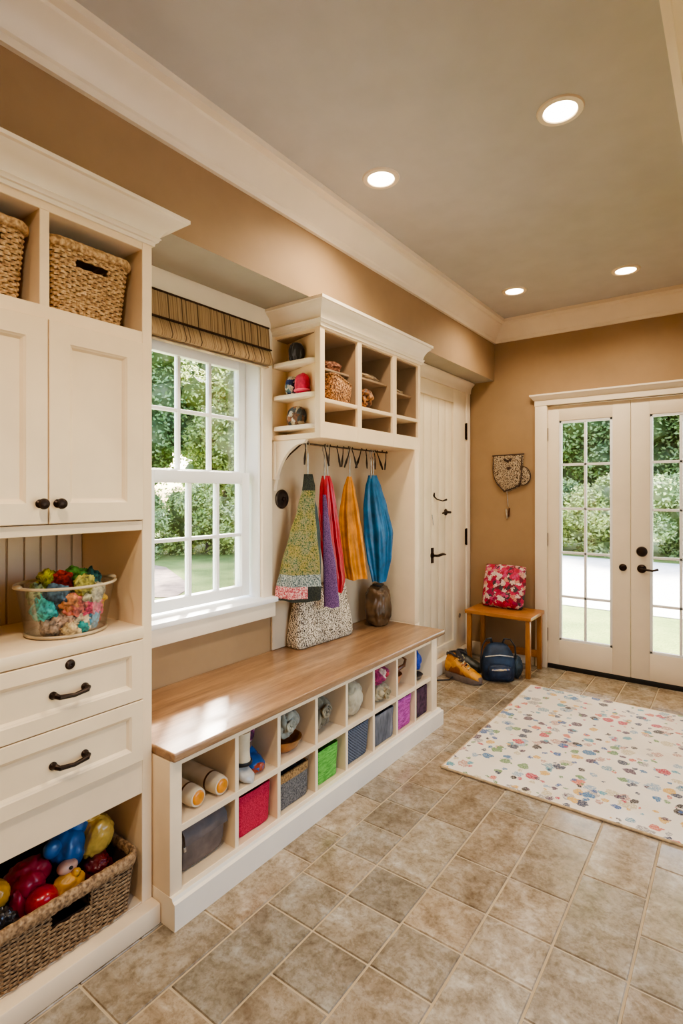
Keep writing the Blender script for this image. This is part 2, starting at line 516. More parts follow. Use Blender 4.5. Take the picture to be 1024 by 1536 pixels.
# crown mouldings
def crown_prof(h=0.155, p=0.13):
    return [(0, 0), (0.018, 0), (0.022, 0.022), (0.03, 0.028), (0.04, 0.05), (0.062, 0.082), (0.09, 0.104), (0.1, 0.112), (0.104, 0.122), (p, 0.13), (p, h), (0, h)]
cp = crown_prof(); z0 = CH - 0.155
struct(MB().prism([(XS + a, z0 + b) for a, b in cp], YB, YF - 0.001, 'Y').build('trim_1', M['white'], smooth=25))
struct(MB().prism([(-0.05 - a, z0 + b) for a, b in cp], YB, YF - 0.001, 'Y').build('trim_2', M['white'], smooth=25))
struct(MB().prism([(YF - a, z0 + b) for a, b in cp], XS + 0.001, -0.051, 'X').build('trim_3', M['white'], smooth=25))
# left wall thickening that carries the plank door
struct(MB().box(XW, -1.88, 3.03, YF, 0, SOFF).build('wall_recess', M['tan'], smooth=0))
struct(MB().box(-1.845, DX0 - 0.095, YF - 0.014, YF, 0, 0.11).build('baseboard_far', M['white'], bevel=0.004))

# ------------------------------------------------------------------ window
win = empty('window_1', (XW, 1.64, WZ0)); win['kind'] = 'structure'
mb = MB()   # jamb liner
t = 0.018
mb.box(XW - 0.17, XW, WY0, WY0 + t, WZ0, WZ1); mb.box(XW - 0.17, XW, WY1 - t, WY1, WZ0, WZ1); mb.box(XW - 0.17, XW, WY0, WY1, WZ1 - t, WZ1)
mb.build('window_frame', M['sash'], win, bevel=0.002)
mb = MB()   # casing
mb.box(XW, XW + 0.02, WY1 - 0.004, 2.03, WZ0, SOFF); mb.box(XW, XW + 0.02, WY0 - 0.08, WY0 + 0.004, WZ0, SOFF); mb.box(XW, XW + 0.021, WY0 - 0.08, 2.03, 2.19, SOFF)
mb.build('casing', M['white'], win, bevel=0.002)
def sash(name, x0, x1, y0, y1, z0, z1, sl, sr, st, sb, cols, rows, zc=None):
    mb = MB()
    mb.box(x0, x1, y0, y0 + sl, z0, z1); mb.box(x0, x1, y1 - sr, y1, z0, z1)
    mb.box(x0, x1, y0 + sl, y1 - sr, z1 - st, z1); mb.box(x0, x1, y0 + sl, y1 - sr, z0, z0 + sb)
    gy0, gy1, gz0, gz1 = y0 + sl, y1 - sr, z0 + sb, z1 - st
    m = 0.008
    for c in cols: mb.box(x0 + 0.006, x1 - 0.004, c - m, c + m, gz0, gz1)
    for r in rows: mb.box(x0 + 0.008, x1 - 0.006, gy0, gy1, r - m, r + m)
    o = mb.build(name, M['sash'], win, bevel=0.0025)
    xm = (x0 + x1) / 2
    MB().box(xm - 0.002, xm + 0.002, gy0 - 0.004, gy1 + 0.004, gz0 - 0.004, gz1 + 0.004).build('pane', M['glass'], o, smooth=0)
    return o
sash('upper_sash', -2.075, -2.04, WY0 + t, WY1 - t, 1.43, WZ1 - t, 0.045, 0.045, 0.2, 0.04, [1.542, 1.722], [1.735])
sash('lower_sash', -2.03, -1.99, WY0 + t, WY1 - t - 0.02, 0.85, 1.462, 0.05, 0.05, 0.055, 0.05, [1.565, 1.727], [1.155])
mb = MB(); mb.box(XW - 0.17, -1.882, WY0 - 0.1, 2.035, 0.812, 0.836); mb.build('window_sill', M['sash'], win, bevel=0.005)
B('apron', M['white'], win, (XW, -1.905, WY0 - 0.09, 2.028, 0.735, 0.812), 0.004)

# shade
rs = empty('roman_shade', (XW + 0.02, 1.65, 2.0), 'brown striped fabric roman shade drawn up at the top of the window', 'window shade')
def wavy_panel(name, x, y0, y1, z0, z1, dx, parent, mat):
    n = 90; rings = []
    for i in range(n + 1):
        y = y0 + (y1 - y0) * i / n; w = 0.002 * math.sin(i * 1.9) + 0.001 * math.sin(i * 0.7)
        rings.append([(x, y, z0), (x + dx + w, y, z0), (x + dx * 1.15 + w, y, z0 + (z1 - z0) * 0.2), (x + dx * 0.8 + w, y, z0 + (z1 - z0) * 0.8), (x + dx * 0.6 + w, y, z1), (x, y, z1)])
    return MB().loft(rings).build(name, mat, parent, smooth=50)
wavy_panel('shade_panel', XW + 0.022, 1.28, 1.985, 2.062, 2.188, 0.02, rs, M['shade'])
wavy_panel('shade_fold', XW + 0.022, 1.28, 1.98, 2.0, 2.075, 0.044, rs, M['shade'])
B('fold_shadow', M['liner'], rs, (XW + 0.05, XW + 0.0655, 1.281, 1.981, 2.072, 2.0775), 0.001)  # dark strip standing in for the shadow line above the fold
B('head_rail', M['liner'], rs, (XW + 0.022, XW + 0.04, 1.28, 1.988, 2.188, 2.195), 0.001)
wavy_panel('hem_band', XW + 0.024, 1.285, 1.975, 1.988, 2.001, 0.02, rs, cloth('pale_hem_cloth', (200, 176, 140)))

# ------------------------------------------------------------------ recessed lights and added fill spots
def emis(name, c, s):
    t = NT(name)
    n = t.noise(t.coord(), 2)
    col = t.ramp(n.outputs['Fac'], [(0, c), (1, c)])
    t.l(col, t.bs.inputs['Emission Color']); t.set(Emission_Strength=s); t.col((0.9, 0.85, 0.75, 1)); return t.m
M['lamp'] = emis('warm_lamp_glow', (1, 0.80, 0.55, 1), 14)
LABELS = ['largest recessed ceiling light, alone near the upper photo edge', 'recessed ceiling light nearest the crown trim above the window and wall cubbies', 'recessed ceiling light near the corner above the plank door and small wooden stool', 'recessed ceiling light in front of the french doors, farther row, away from the corner']
LP = [(-0.525, 2.055), (-1.275, 2.03), (-1.246, 3.70), (-0.572, 3.765)]
proto = None
for i, (x, y) in enumerate(LP + [(-0.45, 0.1), (-0.9, -0.9)]):  # last spots are added fill, out of view and without fixtures
    zc = CH if x < -0.1 else SOFF
    if i < 4:
        if proto is None:
            proto = empty('recessed_light', (x, y, zc), LABELS[0], 'ceiling light', 'recessed ceiling lights')
            MB().lathe([(0.056, -0.001), (0.06, -0.007), (0.078, -0.006), (0.082, 0.0), (0.082, 0.004), (0.056, 0.004)], (x, y, zc), seg=40).build('trim_ring', M['white'], proto)
            MB().lathe([(0.001, -0.005), (0.045, -0.005), (0.058, -0.003), (0.058, 0.003), (0.001, 0.003)], (x, y, zc), seg=40).build('lamp_disc', M['lamp'], proto)
        else: dup(proto, (x, y, zc), LABELS[i])
    ld = bpy.data.lights.new('downlight_or_fill', 'SPOT'); ld.energy = (40, 38, 26, 26, 62, 50)[i]
    ld.color = (1.0, 0.87, 0.70); ld.spot_size = R(150); ld.spot_blend = 0.7; ld.shadow_soft_size = 0.07
    lo = bpy.data.objects.new('downlight_or_fill', ld); COL.objects.link(lo); lo.location = (x, y, zc - 0.03)

# ------------------------------------------------------------------ tall storage cabinet
XC = -1.52; YC1 = 1.042; YC0 = 0.10
cab = empty('storage_cabinet', (XC, 0.57, 0), 'tall cream built-in cabinet with doors, drawers and open niches', 'cabinet')
cb = XW + 0.002
mb = MB()
mb.box(cb, XC, YC1 - 0.035, YC1, 0.065, 2.16); mb.box(cb, XC, YC0, YC0 + 0.035, 0.065, 2.16)
for za, zb in ((2.13, 2.158), (1.834, 1.871), (1.244, 1.274), (0.413, 0.518), (0.067, 0.07)): mb.box(cb, XC - 0.0012, YC0 + 0.004, YC1 - 0.004, za, zb)
for y in (0.404, 0.697): mb.box(cb, XC - 0.0024, y, y + 0.026, 1.868, 2.132)
mb.box(cb + 0.001, cb + 0.02, YC0 + 0.002, YC1 - 0.002, 0.07, 2.15)
mb.box(cb + 0.02, XC - 0.03, YC0 + 0.03, YC1 - 0.03, 1.27, 1.84); mb.box(cb + 0.02, XC - 0.03, YC0 + 0.03, YC1 - 0.03, 0.5, 0.90)
mb.build('carcass', M['cream'], cab, bevel=0.002, bseg=1)
# niche beadboard back
mb = MB(); y = YC0 + 0.035
while y < YC1 - 0.04:
    y2 = min(y + 0.052, YC1 - 0.035)
    mb.box(cb + 0.02, -1.885, y, y2 - 0.0, 0.94, 1.246)
    mb.box(-1.885, -1.878, y + 0.003, y2 - 0.003, 0.94, 1.246); y = y2
mb.build('beadboard_back', M['greige'], cab, bevel=0.0015, bseg=1)
mb = MB().box(cb + 0.02, XC + 0.012, YC0, YC1 - 0.034, 0.905, 0.942); mb.build('counter', M['cream'], cab, bevel=0.004)
# cornice, running along the front and returning along the end
def cornice(name, xf, y0, y1, z0, z1, p, parent, back, mat, ends=(True, True)):
    h = z1 - z0
    prof = [(0.0, 0.0), (0.006, 0.0), (0.008, 0.12), (0.014, 0.14), (0.018, 0.22), (0.022, 0.25), (0.20 * p, 0.30), (0.32 * p, 0.5), (0.55 * p, 0.68), (0.82 * p, 0.80), (0.88 * p, 0.86), (p, 0.88), (p, 1.0), (0, 1.0)]
    rings = []
    for a, b in prof:
        z = z0 + b * h
        ring = [(back, y0 - (a if ends[0] else 0), z), (xf + a, y0 - (a if ends[0] else 0), z), (xf + a, y1 + (a if ends[1] else 0), z), (back, y1 + (a if ends[1] else 0), z)]
        rings.append(ring)
    return MB().loft(rings[:-1], True, True, True).build(name, mat, parent, smooth=28)
cornice('cornice', XC, YC0, YC1, 2.152, 2.243, 0.085, cab, cb, M['white'])
mb = MB().box(cb, -1.475, YC0, YC1 + 0.002, 0, 0.065); mb.build('plinth', M['cream'], cab, bevel=0.005)
# framed fronts
def framed(name, x, y0, y1, z0, z1, fr, mat, parent, th=0.02, rec=0.011):
    """shaker front: frame with a recessed panel and a small bead"""
    iy0, iy1, iz0, iz1 = y0 + fr, y1 - fr, z0 + fr, z1 - fr
    def ring(ins, xx): return [(xx, y0 + ins, z0 + ins), (xx, y1 - ins, z0 + ins), (xx, y1 - ins, z1 - ins), (xx, y0 + ins, z1 - ins)]
    rings = [ring(0, x - th), ring(0, x - 0.002), ring(0.002, x), ring(fr - 0.002, x), ring(fr, x - 0.002), ring(fr + 0.004, x - 0.004), ring(fr + 0.01, x - rec)]
    return MB().loft(rings, True, True, True).build(name, mat, parent, smooth=20)
def knob(x, y, z, parent, mat=None, r=0.015):
    return MB().lathe([(0.009, -0.004), (0.012, 0.0), (0.006, 0.004), (0.005, 0.014), (r * 0.8, 0.018), (r, 0.024), (r * 0.85, 0.030), (r * 0.3, 0.034), (0.0005, 0.034)], (x, y, z), 'X', 20).build('knob', mat or M['bronze'], parent, origin=(x, y, z))
def bail(y0, y1, z, x, parent):
    mb = MB()
    for y in (y0, y1): mb.lathe([(0.011, -0.004), (0.011, 0.003), (0.007, 0.008), (0.006, 0.02)], (x, y, z), 'X', 16)
    pts = [(x + 0.018, y0, z + 0.002), (x + 0.027, y0 + 0.006, z - 0.001), (x + 0.03, (y0 + y1) / 2, z - 0.005), (x + 0.027, y1 - 0.006, z - 0.001), (x + 0.018, y1, z + 0.002)]
    mb.tube(pts, [0.008, 0.007, 0.006, 0.007, 0.008], 10)
    return mb.build('handle', M['bronze'], parent)
for (y0, y1, ky) in ((0.138, 0.42, 0.16), (0.424, 0.7125, 0.691), (0.7155, 1.004, 0.738)):
    d = framed('door', XC + 0.012, y0, y1, 1.277, 1.832, 0.058, M['cream'], cab)
    knob(XC + 0.012, ky, 1.332, d)
for z0, z1, zh, lk in ((0.716, 0.902, 0.805, True), (0.522, 0.713, 0.612, False)):
    d = framed('drawer', XC + 0.012, YC0 + 0.037, YC1 - 0.038, z0, z1, 0.043, M['cream'], cab)
    for yc in (0.775, 0.34): bail(yc - 0.045, yc + 0.045, zh, XC + 0.002, d)
    if lk:
        for yc in (0.772,):
            MB().lathe([(0.014, -0.003), (0.014, 0.002), (0.011, 0.006), (0.004, 0.007), (0.0005, 0.005)], (XC + 0.012, yc, 0.882), 'X', 24).build('lock', M['bronze'], d)

# ------------------------------------------------------------------ woven baskets
def wicker(name, label, cat, c, z, bs, ts, h, rows, cols, hole, rimh, mats, group=None, amp=0.0035, rs_=0.04):
    """c centre xy; bs/ts bottom/top size (x,y); hole = (half width, z lo, z hi) on the +x side, in metres above the base"""
    root = empty(name, (c[0], c[1], z), label, cat, group)
    def outline(t, grow=0.0):
        wx = bs[0] + (ts[0] - bs[0]) * t + grow; wy = bs[1] + (ts[1] - bs[1]) * t + grow
        return resample(rrect(wx, wy, rs_), cols)
    # rotate the sample order does not matter; the hole is found by position
    def inhole(p, zz): return p[0] > 0 and abs(p[1]) < hole[0] and hole[1] < zz < hole[2] and p[0] > ts[0] * 0.38
    body = MB(); H = h - rimh
    rh = H / rows
    for j in range(rows):
        zc = rh * (j + 0.5); o = outline(zc / h)
        rings = []
        for i in range(cols):
            p = Vector((o[i][0], o[i][1], 0)); q0 = o[i - 1]; q1 = o[(i + 1) % cols]
            tn = Vector((q1[0] - q0[0], q1[1] - q0[1], 0)).normalized(); nn = Vector((tn.y, -tn.x, 0))
            off = amp * (1 if (i // 2 + j) % 2 else -1) + random.uniform(-0.0006, 0.0006)
            if i % 2: off *= 0.75
            zz = zc + random.uniform(-0.0006, 0.0006)
            rr = rh * 0.56
            rings.append([(c[0] + p.x + nn.x * (off + math.cos(a) * rr * 0.7), c[1] + p.y + nn.y * (off + math.cos(a) * rr * 0.7), z + zz + math.sin(a) * rr) for a in (0, PI / 3, 2 * PI / 3, PI, 4 * PI / 3, 5 * PI / 3)])
        for i in range(cols):
            k = (i + 1) % cols
            if inhole(o[i], zc) or inhole(o[k], zc): continue
            body.loft([rings[i], rings[k]], True, False, False)
    body.build('woven_body', mats[0], root, smooth=60)
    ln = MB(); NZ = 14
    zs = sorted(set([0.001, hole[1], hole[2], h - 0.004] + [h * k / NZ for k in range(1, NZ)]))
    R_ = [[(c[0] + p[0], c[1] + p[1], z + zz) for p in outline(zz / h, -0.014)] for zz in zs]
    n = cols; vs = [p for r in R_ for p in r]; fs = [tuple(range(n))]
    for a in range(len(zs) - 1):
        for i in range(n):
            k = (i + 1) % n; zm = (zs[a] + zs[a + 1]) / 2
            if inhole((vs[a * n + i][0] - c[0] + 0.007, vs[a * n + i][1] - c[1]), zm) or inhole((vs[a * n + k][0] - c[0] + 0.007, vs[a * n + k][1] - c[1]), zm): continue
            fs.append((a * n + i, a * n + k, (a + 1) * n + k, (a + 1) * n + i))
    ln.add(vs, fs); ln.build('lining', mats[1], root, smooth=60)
    rim = MB(); rings = []
    o = outline(1.0)
    for i in range(cols):
        q0 = o[i - 1]; q1 = o[(i + 1) % cols]; tn = Vector((q1[0] - q0[0], q1[1] - q0[1], 0)).normalized(); nn = Vector((tn.y, -tn.x, 0))
        zc = h - rimh * 0.5
        w = 0.0015 * math.sin(i * 1.7)
        rings.append([(c[0] + o[i][0] + nn.x * (math.cos(a) * 0.011 + w), c[1] + o[i][1] + nn.y * (math.cos(a) * 0.011 + w), z + zc + math.copysign(abs(math.sin(a)) ** 0.6, math.sin(a)) * rimh * 0.56) for a in [2 * PI * k / 10 for k in range(10)]])
    rings.append(rings[0]); rim.loft(rings, True, False, False)
    rim.build('rim', mats[0], root, smooth=70)
    return root
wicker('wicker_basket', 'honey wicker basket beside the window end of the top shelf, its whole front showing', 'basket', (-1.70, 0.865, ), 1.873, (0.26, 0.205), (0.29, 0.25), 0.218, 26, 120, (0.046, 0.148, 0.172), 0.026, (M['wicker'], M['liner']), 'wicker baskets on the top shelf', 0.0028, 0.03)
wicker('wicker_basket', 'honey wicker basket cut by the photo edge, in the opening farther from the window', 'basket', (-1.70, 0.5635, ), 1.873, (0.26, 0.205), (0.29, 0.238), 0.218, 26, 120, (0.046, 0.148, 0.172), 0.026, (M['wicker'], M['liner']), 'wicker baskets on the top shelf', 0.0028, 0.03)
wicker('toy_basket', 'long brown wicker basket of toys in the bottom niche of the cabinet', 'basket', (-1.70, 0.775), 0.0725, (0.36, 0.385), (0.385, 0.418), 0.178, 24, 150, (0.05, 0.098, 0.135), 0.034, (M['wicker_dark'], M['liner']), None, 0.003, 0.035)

# ------------------------------------------------------------------ toys in the big basket
def sat(name, c, rough=0.35, var=0.35, coat=0.3):
    t = NT(name); n = t.noise(t.coord(), 16, 4)
    t.col(t.ramp(n.outputs['Fac'], [(0.3, lin([x * (1 - var) for x in c])), (0.7, lin(c))])); t.set(Roughness=rough)
    t.bs.inputs['Coat Weight'].default_value = coat
    t.bump(n.outputs['Fac'], 0.15, 0.01); return t.m
def toy(name, label, cat, c, rad, mat, parts=(), group='toys heaped in the bottom basket', **k):
    root = blob(c, rad, **k).build(name, mat, None, smooth=80, origin=(c[0], c[1], c[2] - rad[2]))
    tag(root, label, cat, group)
    for pn, pc, pr, pm, pk in parts: blob(pc, pr, **pk).build(pn, pm, root, smooth=80)
    return root
m_blue = sat('glossy_blue_cloth', (30, 104, 168)); m_gold = sat('shiny_gold_cloth', (250, 198, 92), 0.25, 0.3, 0.6); m_crim = sat('crimson_cloth', (190, 24, 54), 0.45)
m_red = sat('glossy_red_ball', (196, 24, 46), 0.25, 0.3, 0.6); m_yel = sat('yellow_orange_toy', (238, 170, 52), 0.35); m_pale = sat('pale_pink_muzzle', (206, 160, 138), 0.4, 0.2)
m_dkred = sat('dark_red_cloth', (130, 18, 34)); m_char = sat('charcoal_wrap', (56, 52, 52), 0.3, 0.5, 0.6)
toy('plush_toy', 'blue plush toy with pale muzzle in the brown toy basket', 'plush toy', (-1.66, 0.838, 0.278), (0.058, 0.058, 0.066), m_blue,
    [('ear', (-1.64, 0.788, 0.306), (0.02, 0.028, 0.025), m_blue, dict(amp=0.1, sub=3)), ('ear', (-1.655, 0.872, 0.328), (0.022, 0.03, 0.03), m_blue, dict(amp=0.1, sub=3)), ('muzzle', (-1.602, 0.812, 0.256), (0.022, 0.03, 0.019), m_pale, dict(amp=0.05, sub=3)), ('nose', (-1.58, 0.812, 0.262), (0.005, 0.006, 0.005), M['black'], dict(amp=0, sub=2))], amp=0.12, ridge=0.12, rfreq=1.5, seed=2)
toy('gold_pouch', 'crinkled shiny gold pouch at the end of the toy basket nearest the window', 'pouch', (-1.648, 0.922, 0.276), (0.05, 0.052, 0.066), m_gold,
    [('gathered_neck', (-1.65, 0.915, 0.342), (0.022, 0.03, 0.014), m_gold, dict(amp=0.5, ridge=0.4, rfreq=3, seed=4, sub=3))], rot=(R(-16), R(15), 0), amp=0.08, ridge=0.16, rfreq=2.6, seed=6, power=0.8)
toy('cloth_bundle', 'crimson cloth bundle drooping beside the blue plush toy', 'cloth bundle', (-1.655, 0.722, 0.25), (0.055, 0.062, 0.055), m_crim,
    [('hanging_fold', (-1.62, 0.682, 0.205), (0.022, 0.024, 0.055), m_crim, dict(amp=0.2, ridge=0.2, seed=8, sub=3))], rot=(R(25), 0, 0), amp=0.22, ridge=0.2, rfreq=2.5, seed=7)
toy('red_ball', 'shiny red ball in front of the crimson bundle, by the basket rim', 'ball', (-1.592, 0.735, 0.203), (0.042, 0.044, 0.042), m_red, amp=0.06, seed=3)
toy('yellow_toy', 'yellow orange rounded toy below the blue plush, against the basket rim', 'toy', (-1.592, 0.812, 0.208), (0.036, 0.044, 0.042), m_yel,
    [('tuft', (-1.575, 0.825, 0.244), (0.012, 0.012, 0.012), m_yel, dict(amp=0.2, sub=3))], amp=0.18, ridge=0.1, rfreq=2, seed=11)
toy('yellow_toy', 'yellow toy above the dark wrapped parcel at the cut edge of the toy basket', 'toy', (-1.63, 0.632, 0.268), (0.035, 0.036, 0.04), m_yel, amp=0.15, ridge=0.1, seed=13)
toy('wrapped_parcel', 'charcoal parcel in clear shiny wrap at the cut edge of the toy basket', 'parcel', (-1.59, 0.632, 0.2), (0.035, 0.042, 0.05), m_char, amp=0.15, ridge=0.3, seed=14)
toy('cloth_bundle', 'dark red cloth under the shiny gold pouch in the toy basket', 'cloth bundle', (-1.62, 0.915, 0.2), (0.05, 0.045, 0.04), m_dkred, amp=0.25, ridge=0.2, seed=21)
toy('cloth_bundle', 'dark teal cloth deep in the toy basket behind the yellow toy', 'cloth bundle', (-1.74, 0.74, 0.155), (0.08, 0.11, 0.045), sat('dark_teal_cloth', (36, 60, 62), 0.7), amp=0.25, ridge=0.2, seed=22)

# ------------------------------------------------------------------ clear tub on the counter
tub = empty('clear_tub', (-1.645, 0.832, 0.944), 'clear plastic tub with a pale rim on the cabinet counter', 'tub')
TC = (-1.645, 0.832)
def ell(r, z, n=64, off=0.0): return [(TC[0] + r * 0.92 * math.cos(2 * PI * i / n), TC[1] + r * math.sin(2 * PI * i / n), z) for i in range(n)]
MB().loft([ell(0.001, 0.949), ell(0.108, 0.949), ell(0.112, 0.953), ell(0.137, 1.088), ell(0.1345, 1.088), ell(0.1095, 0.956), ell(0.001, 0.953)], True, False, False).build('tub_wall', M['tubglass'], tub, smooth=60)
mb = MB(); mb.tube(ell(0.139, 1.09), 0.0045, 8, True)
mb.add(*blob_verts((TC[0] + 0.01, TC[1] + 0.14, 1.093), (0.02, 0.012, 0.007), amp=0, sub=2)); mb.add(*blob_verts((TC[0] + 0.0, TC[1] - 0.14, 1.093), (0.02, 0.012, 0.007), amp=0, sub=2))
mb.build('rim', sat('pale_amber_plastic', (206, 186, 150), 0.3, 0.15), tub, smooth=60)
mb = MB(); mb.tube(ell(0.111, 0.949), 0.005, 8, True); mb.build('base_ring', sat('pale_amber_plastic_base', (190, 166, 130), 0.35, 0.15), tub, smooth=60)
scr = [  # angle toward camera side, radius, z, size, colour, label, mat kind
    (-70, 0.085, 1.03, 0.036, (60, 178, 176), 'turquoise scrap against the tub wall farthest from the window'),
    (-35, 0.066, 0.985, 0.036, (196, 160, 132), 'beige speckled wool at the bottom of the tub, below the turquoise scrap'),
    (-8, 0.082, 1.032, 0.03, (212, 112, 92), 'salmon coral tuft in the middle of the tub front'),
    (8, 0.078, 0.98, 0.029, (214, 188, 150), 'cream wool ball low in the middle of the tub front'),
    (2, 0.094, 0.966, 0.018, (34, 140, 130), 'small teal scrap on the tub bottom at the front'),
    (32, 0.086, 0.982, 0.026, (42, 140, 168), 'blue teal scrap low in the tub toward the window'),
    (48, 0.08, 1.012, 0.036, (226, 80, 122), 'hot pink scrap in the tub toward the window'),
    (62, 0.08, 0.985, 0.026, (226, 98, 84), 'coral red scrap low in the tub toward the window'),
    (72, 0.092, 1.036, 0.03, (232, 176, 52), 'golden yellow scrap at the window side of the tub'),
    (30, 0.085, 1.055, 0.034, (176, 166, 130), 'grey green speckled scrap high at the tub front'),
    (-45, 0.09, 1.065, 0.03, (62, 84, 96), 'navy speckled scrap high in the tub beside the turquoise'),
    (-95, 0.09, 1.065, 0.03, (134, 152, 112), 'sage green scrap high at the tub end away from the window'),
    (-150, 0.07, 1.085, 0.038, (186, 178, 40), 'lime yellow scrap on top at the back of the tub'),
    (170, 0.04, 1.088, 0.03, (206, 62, 40), 'orange red scrap on top in the centre of the tub'),
    (130, 0.06, 1.085, 0.038, (90, 150, 60), 'leaf green scrap on top of the tub'),
    (100, 0.08, 1.08, 0.04, (40, 86, 80), 'dark green scrap on top at the window side of the tub'),
    (10, 0.085, 1.085, 0.03, (150, 140, 60), 'olive scrap on top at the front of the tub'),
    (0, 0.0, 1.015, 0.056, (120, 84, 74), 'brown scrap buried in the heart of the tub'),
    (-18, 0.1, 0.965, 0.02, (206, 176, 130), 'small sand coloured scrap on the tub bottom, beside the beige wool'),
    (-58, 0.088, 0.972, 0.026, (150, 128, 108), 'taupe wool at the bottom of the tub, farthest from the window'),
    (20, 0.092, 1.02, 0.022, (200, 70, 96), 'raspberry scrap between the salmon tuft and the hot pink scrap'),
    (-22, 0.094, 1.045, 0.022, (190, 120, 70), 'rust orange scrap above the salmon tuft near the navy one'),
    (55, 0.094, 1.06, 0.024, (150, 150, 130), 'grey speckled scrap near the tub rim toward the window')]
for i, (a, r, z, s, c, lb) in enumerate(scr):
    p = (TC[0] + r * 0.9 * math.cos(R(a)), TC[1] + r * 0.96 * math.sin(R(a)), z)
    s *= 1.22 if r > 0 else 1.0; r *= 0.9; z = max(z, 0.952 + s * 1.2)
    o = blob(p, (s * 0.62, s, s * 0.95), rot=(0, 0, R(a)), amp=0.35, freq=4, ridge=0.25, rfreq=3, seed=30 + i, sub=4).build('fabric_scrap', speckle('scrap_%d' % i, [(0.3, [x * 0.55 for x in c]), (0.48, c), (0.75, [min(255, x * 1.25 + 12) for x in c])], 70, 0.75, 0.5), None, smooth=80)
    tag(o, lb, 'fabric scrap', 'fabric scraps in the clear tub')

# ------------------------------------------------------------------ storage bench
XB = -1.44; BY0, BY1 = 1.047, 2.90
ben = empty('storage_bench', (-1.69, 1.97, 0), 'long cream bench with sixteen cubbies and a brown wooden top', 'bench')
DIV = [1.335, 1.554, 1.786, 2.005, 2.231, 2.455, 2.655]
SH0, SH1, FL, RT = 0.276, 0.299, 0.10, 0.492
mb = MB(); bx = XW + 0.002
mb.box(bx, bx + 0.015, BY0, BY1, 0.08, 0.52)
mb.box(bx + 0.001, XB, BY0 + 0.04, BY1 - 0.03, SH0, SH1)
mb.box(bx, XB, BY0 + 0.04, BY1 - 0.03, 0.08, FL)
mb.box(bx, XB - 0.001, BY0 + 0.04, BY1 - 0.03, RT, 0.521)
for d in DIV: mb.box(bx, XB - 0.0015, d - 0.009, d + 0.009, FL - 0.002, RT + 0.002)
mb.build('carcass', M['cream'], ben, bevel=0.0015, bseg=1)
for nm, y0, y1 in (('post', BY0, 1.094), ('post', 2.832, BY1)):
    mb = MB(); mb.box(bx, XB + 0.006, y0, y1, 0.09, 0.521); mb.build(nm, M['cream'], ben, bevel=0.004)
rings = []
for a, z in ((0.032, 0), (0.032, 0.083), (0.022, 0.088), (0.018, 0.0982)):
    rings.append([(bx, BY0 - 0.001, z), (XB + a, BY0 - 0.001, z), (XB + a, BY1 + a, z), (bx, BY1 + a, z)])
MB().loft(rings[:4] , True, True, True).build('plinth', M['white'], ben, smooth=25)
mb = MB().box(bx, XB + 0.028, BY0, 2.962, 0.521, 0.55); mb.build('bench_seat', M['bench_top'], ben, bevel=0.006, bseg=3)

# contents of the cubbies ------------------------------------------------
cy = [(1.094 + DIV[0]) / 2] + [(a + b) / 2 for a, b in zip(DIV[:-1], DIV[1:])] + [(DIV[-1] + 2.832) / 2]
cw = [DIV[0] - 0.009 - 1.094] + [b - a - 0.018 for a, b in zip(DIV[:-1], DIV[1:])] + [2.832 - DIV[-1] - 0.009]
def bin_(name, label, cat, yc, z, w, d, h, mat, xf, r=0.025, taper=0.94, rim=None, wob=0.003, seed=0, fill=None, group='soft bins in the lower cubbies', tilt=0.0):
    """open soft bin: outer wall, lip and inner wall lofted from rounded rectangles"""
    root = empty(name, (xf - d / 2, yc, z), label, cat, group)
    n = 72
    def ring(s, zz, ins, sd):
        pts = resample(rrect(d * s - 2 * ins, w * s - 2 * ins, max(0.004, r - ins)), n)
        return [(xf - d / 2 + p[0] + wob * noise.noise(Vector((p[0] * 20, p[1] * 20, zz * 15 + sd))) + tilt * zz, yc + p[1] + wob * noise.noise(Vector((p[0] * 20 + 9, p[1] * 20, zz * 15 + sd))), z + zz) for p in pts]
    rings = [ring(taper * 0.96, 0.0, 0, seed), ring(taper, 0.006, 0, seed)]
    for k in range(1, 9): rings.append(ring(taper + (1 - taper) * k / 8, h * k / 8, 0, seed))
    rings.append(ring(1, h + 0.003, 0.003, seed)); rings.append(ring(1, h, 0.006, seed))
    for k in range(3, -1, -1): rings.append(ring(taper + (1 - taper) * k / 4, max(0.008, h * k / 4), 0.007, seed))
    MB().loft(rings).build('bin_body', mat, root, smooth=60)
    if rim:
        rr = [ring(1.012, h - rim[1], 0, seed), ring(1.016, h - rim[1] * 0.5, -0.001, seed), ring(1.012, h + 0.004, 0, seed), ring(1.0, h + 0.004, 0.006, seed), ring(1.0, h - rim[1], 0.005, seed)]
        MB().loft(rr, True, False, False).build('band', rim[0], root, smooth=60)
    if fill:
        vs, fs = blob_verts((xf - d / 2, yc, z + h * 0.8), (d * 0.4, w * 0.4, h * 0.2), amp=0.3, ridge=0.2, seed=seed)
        MB().add(vs, fs).build('contents', fill, root, smooth=80)
    return root
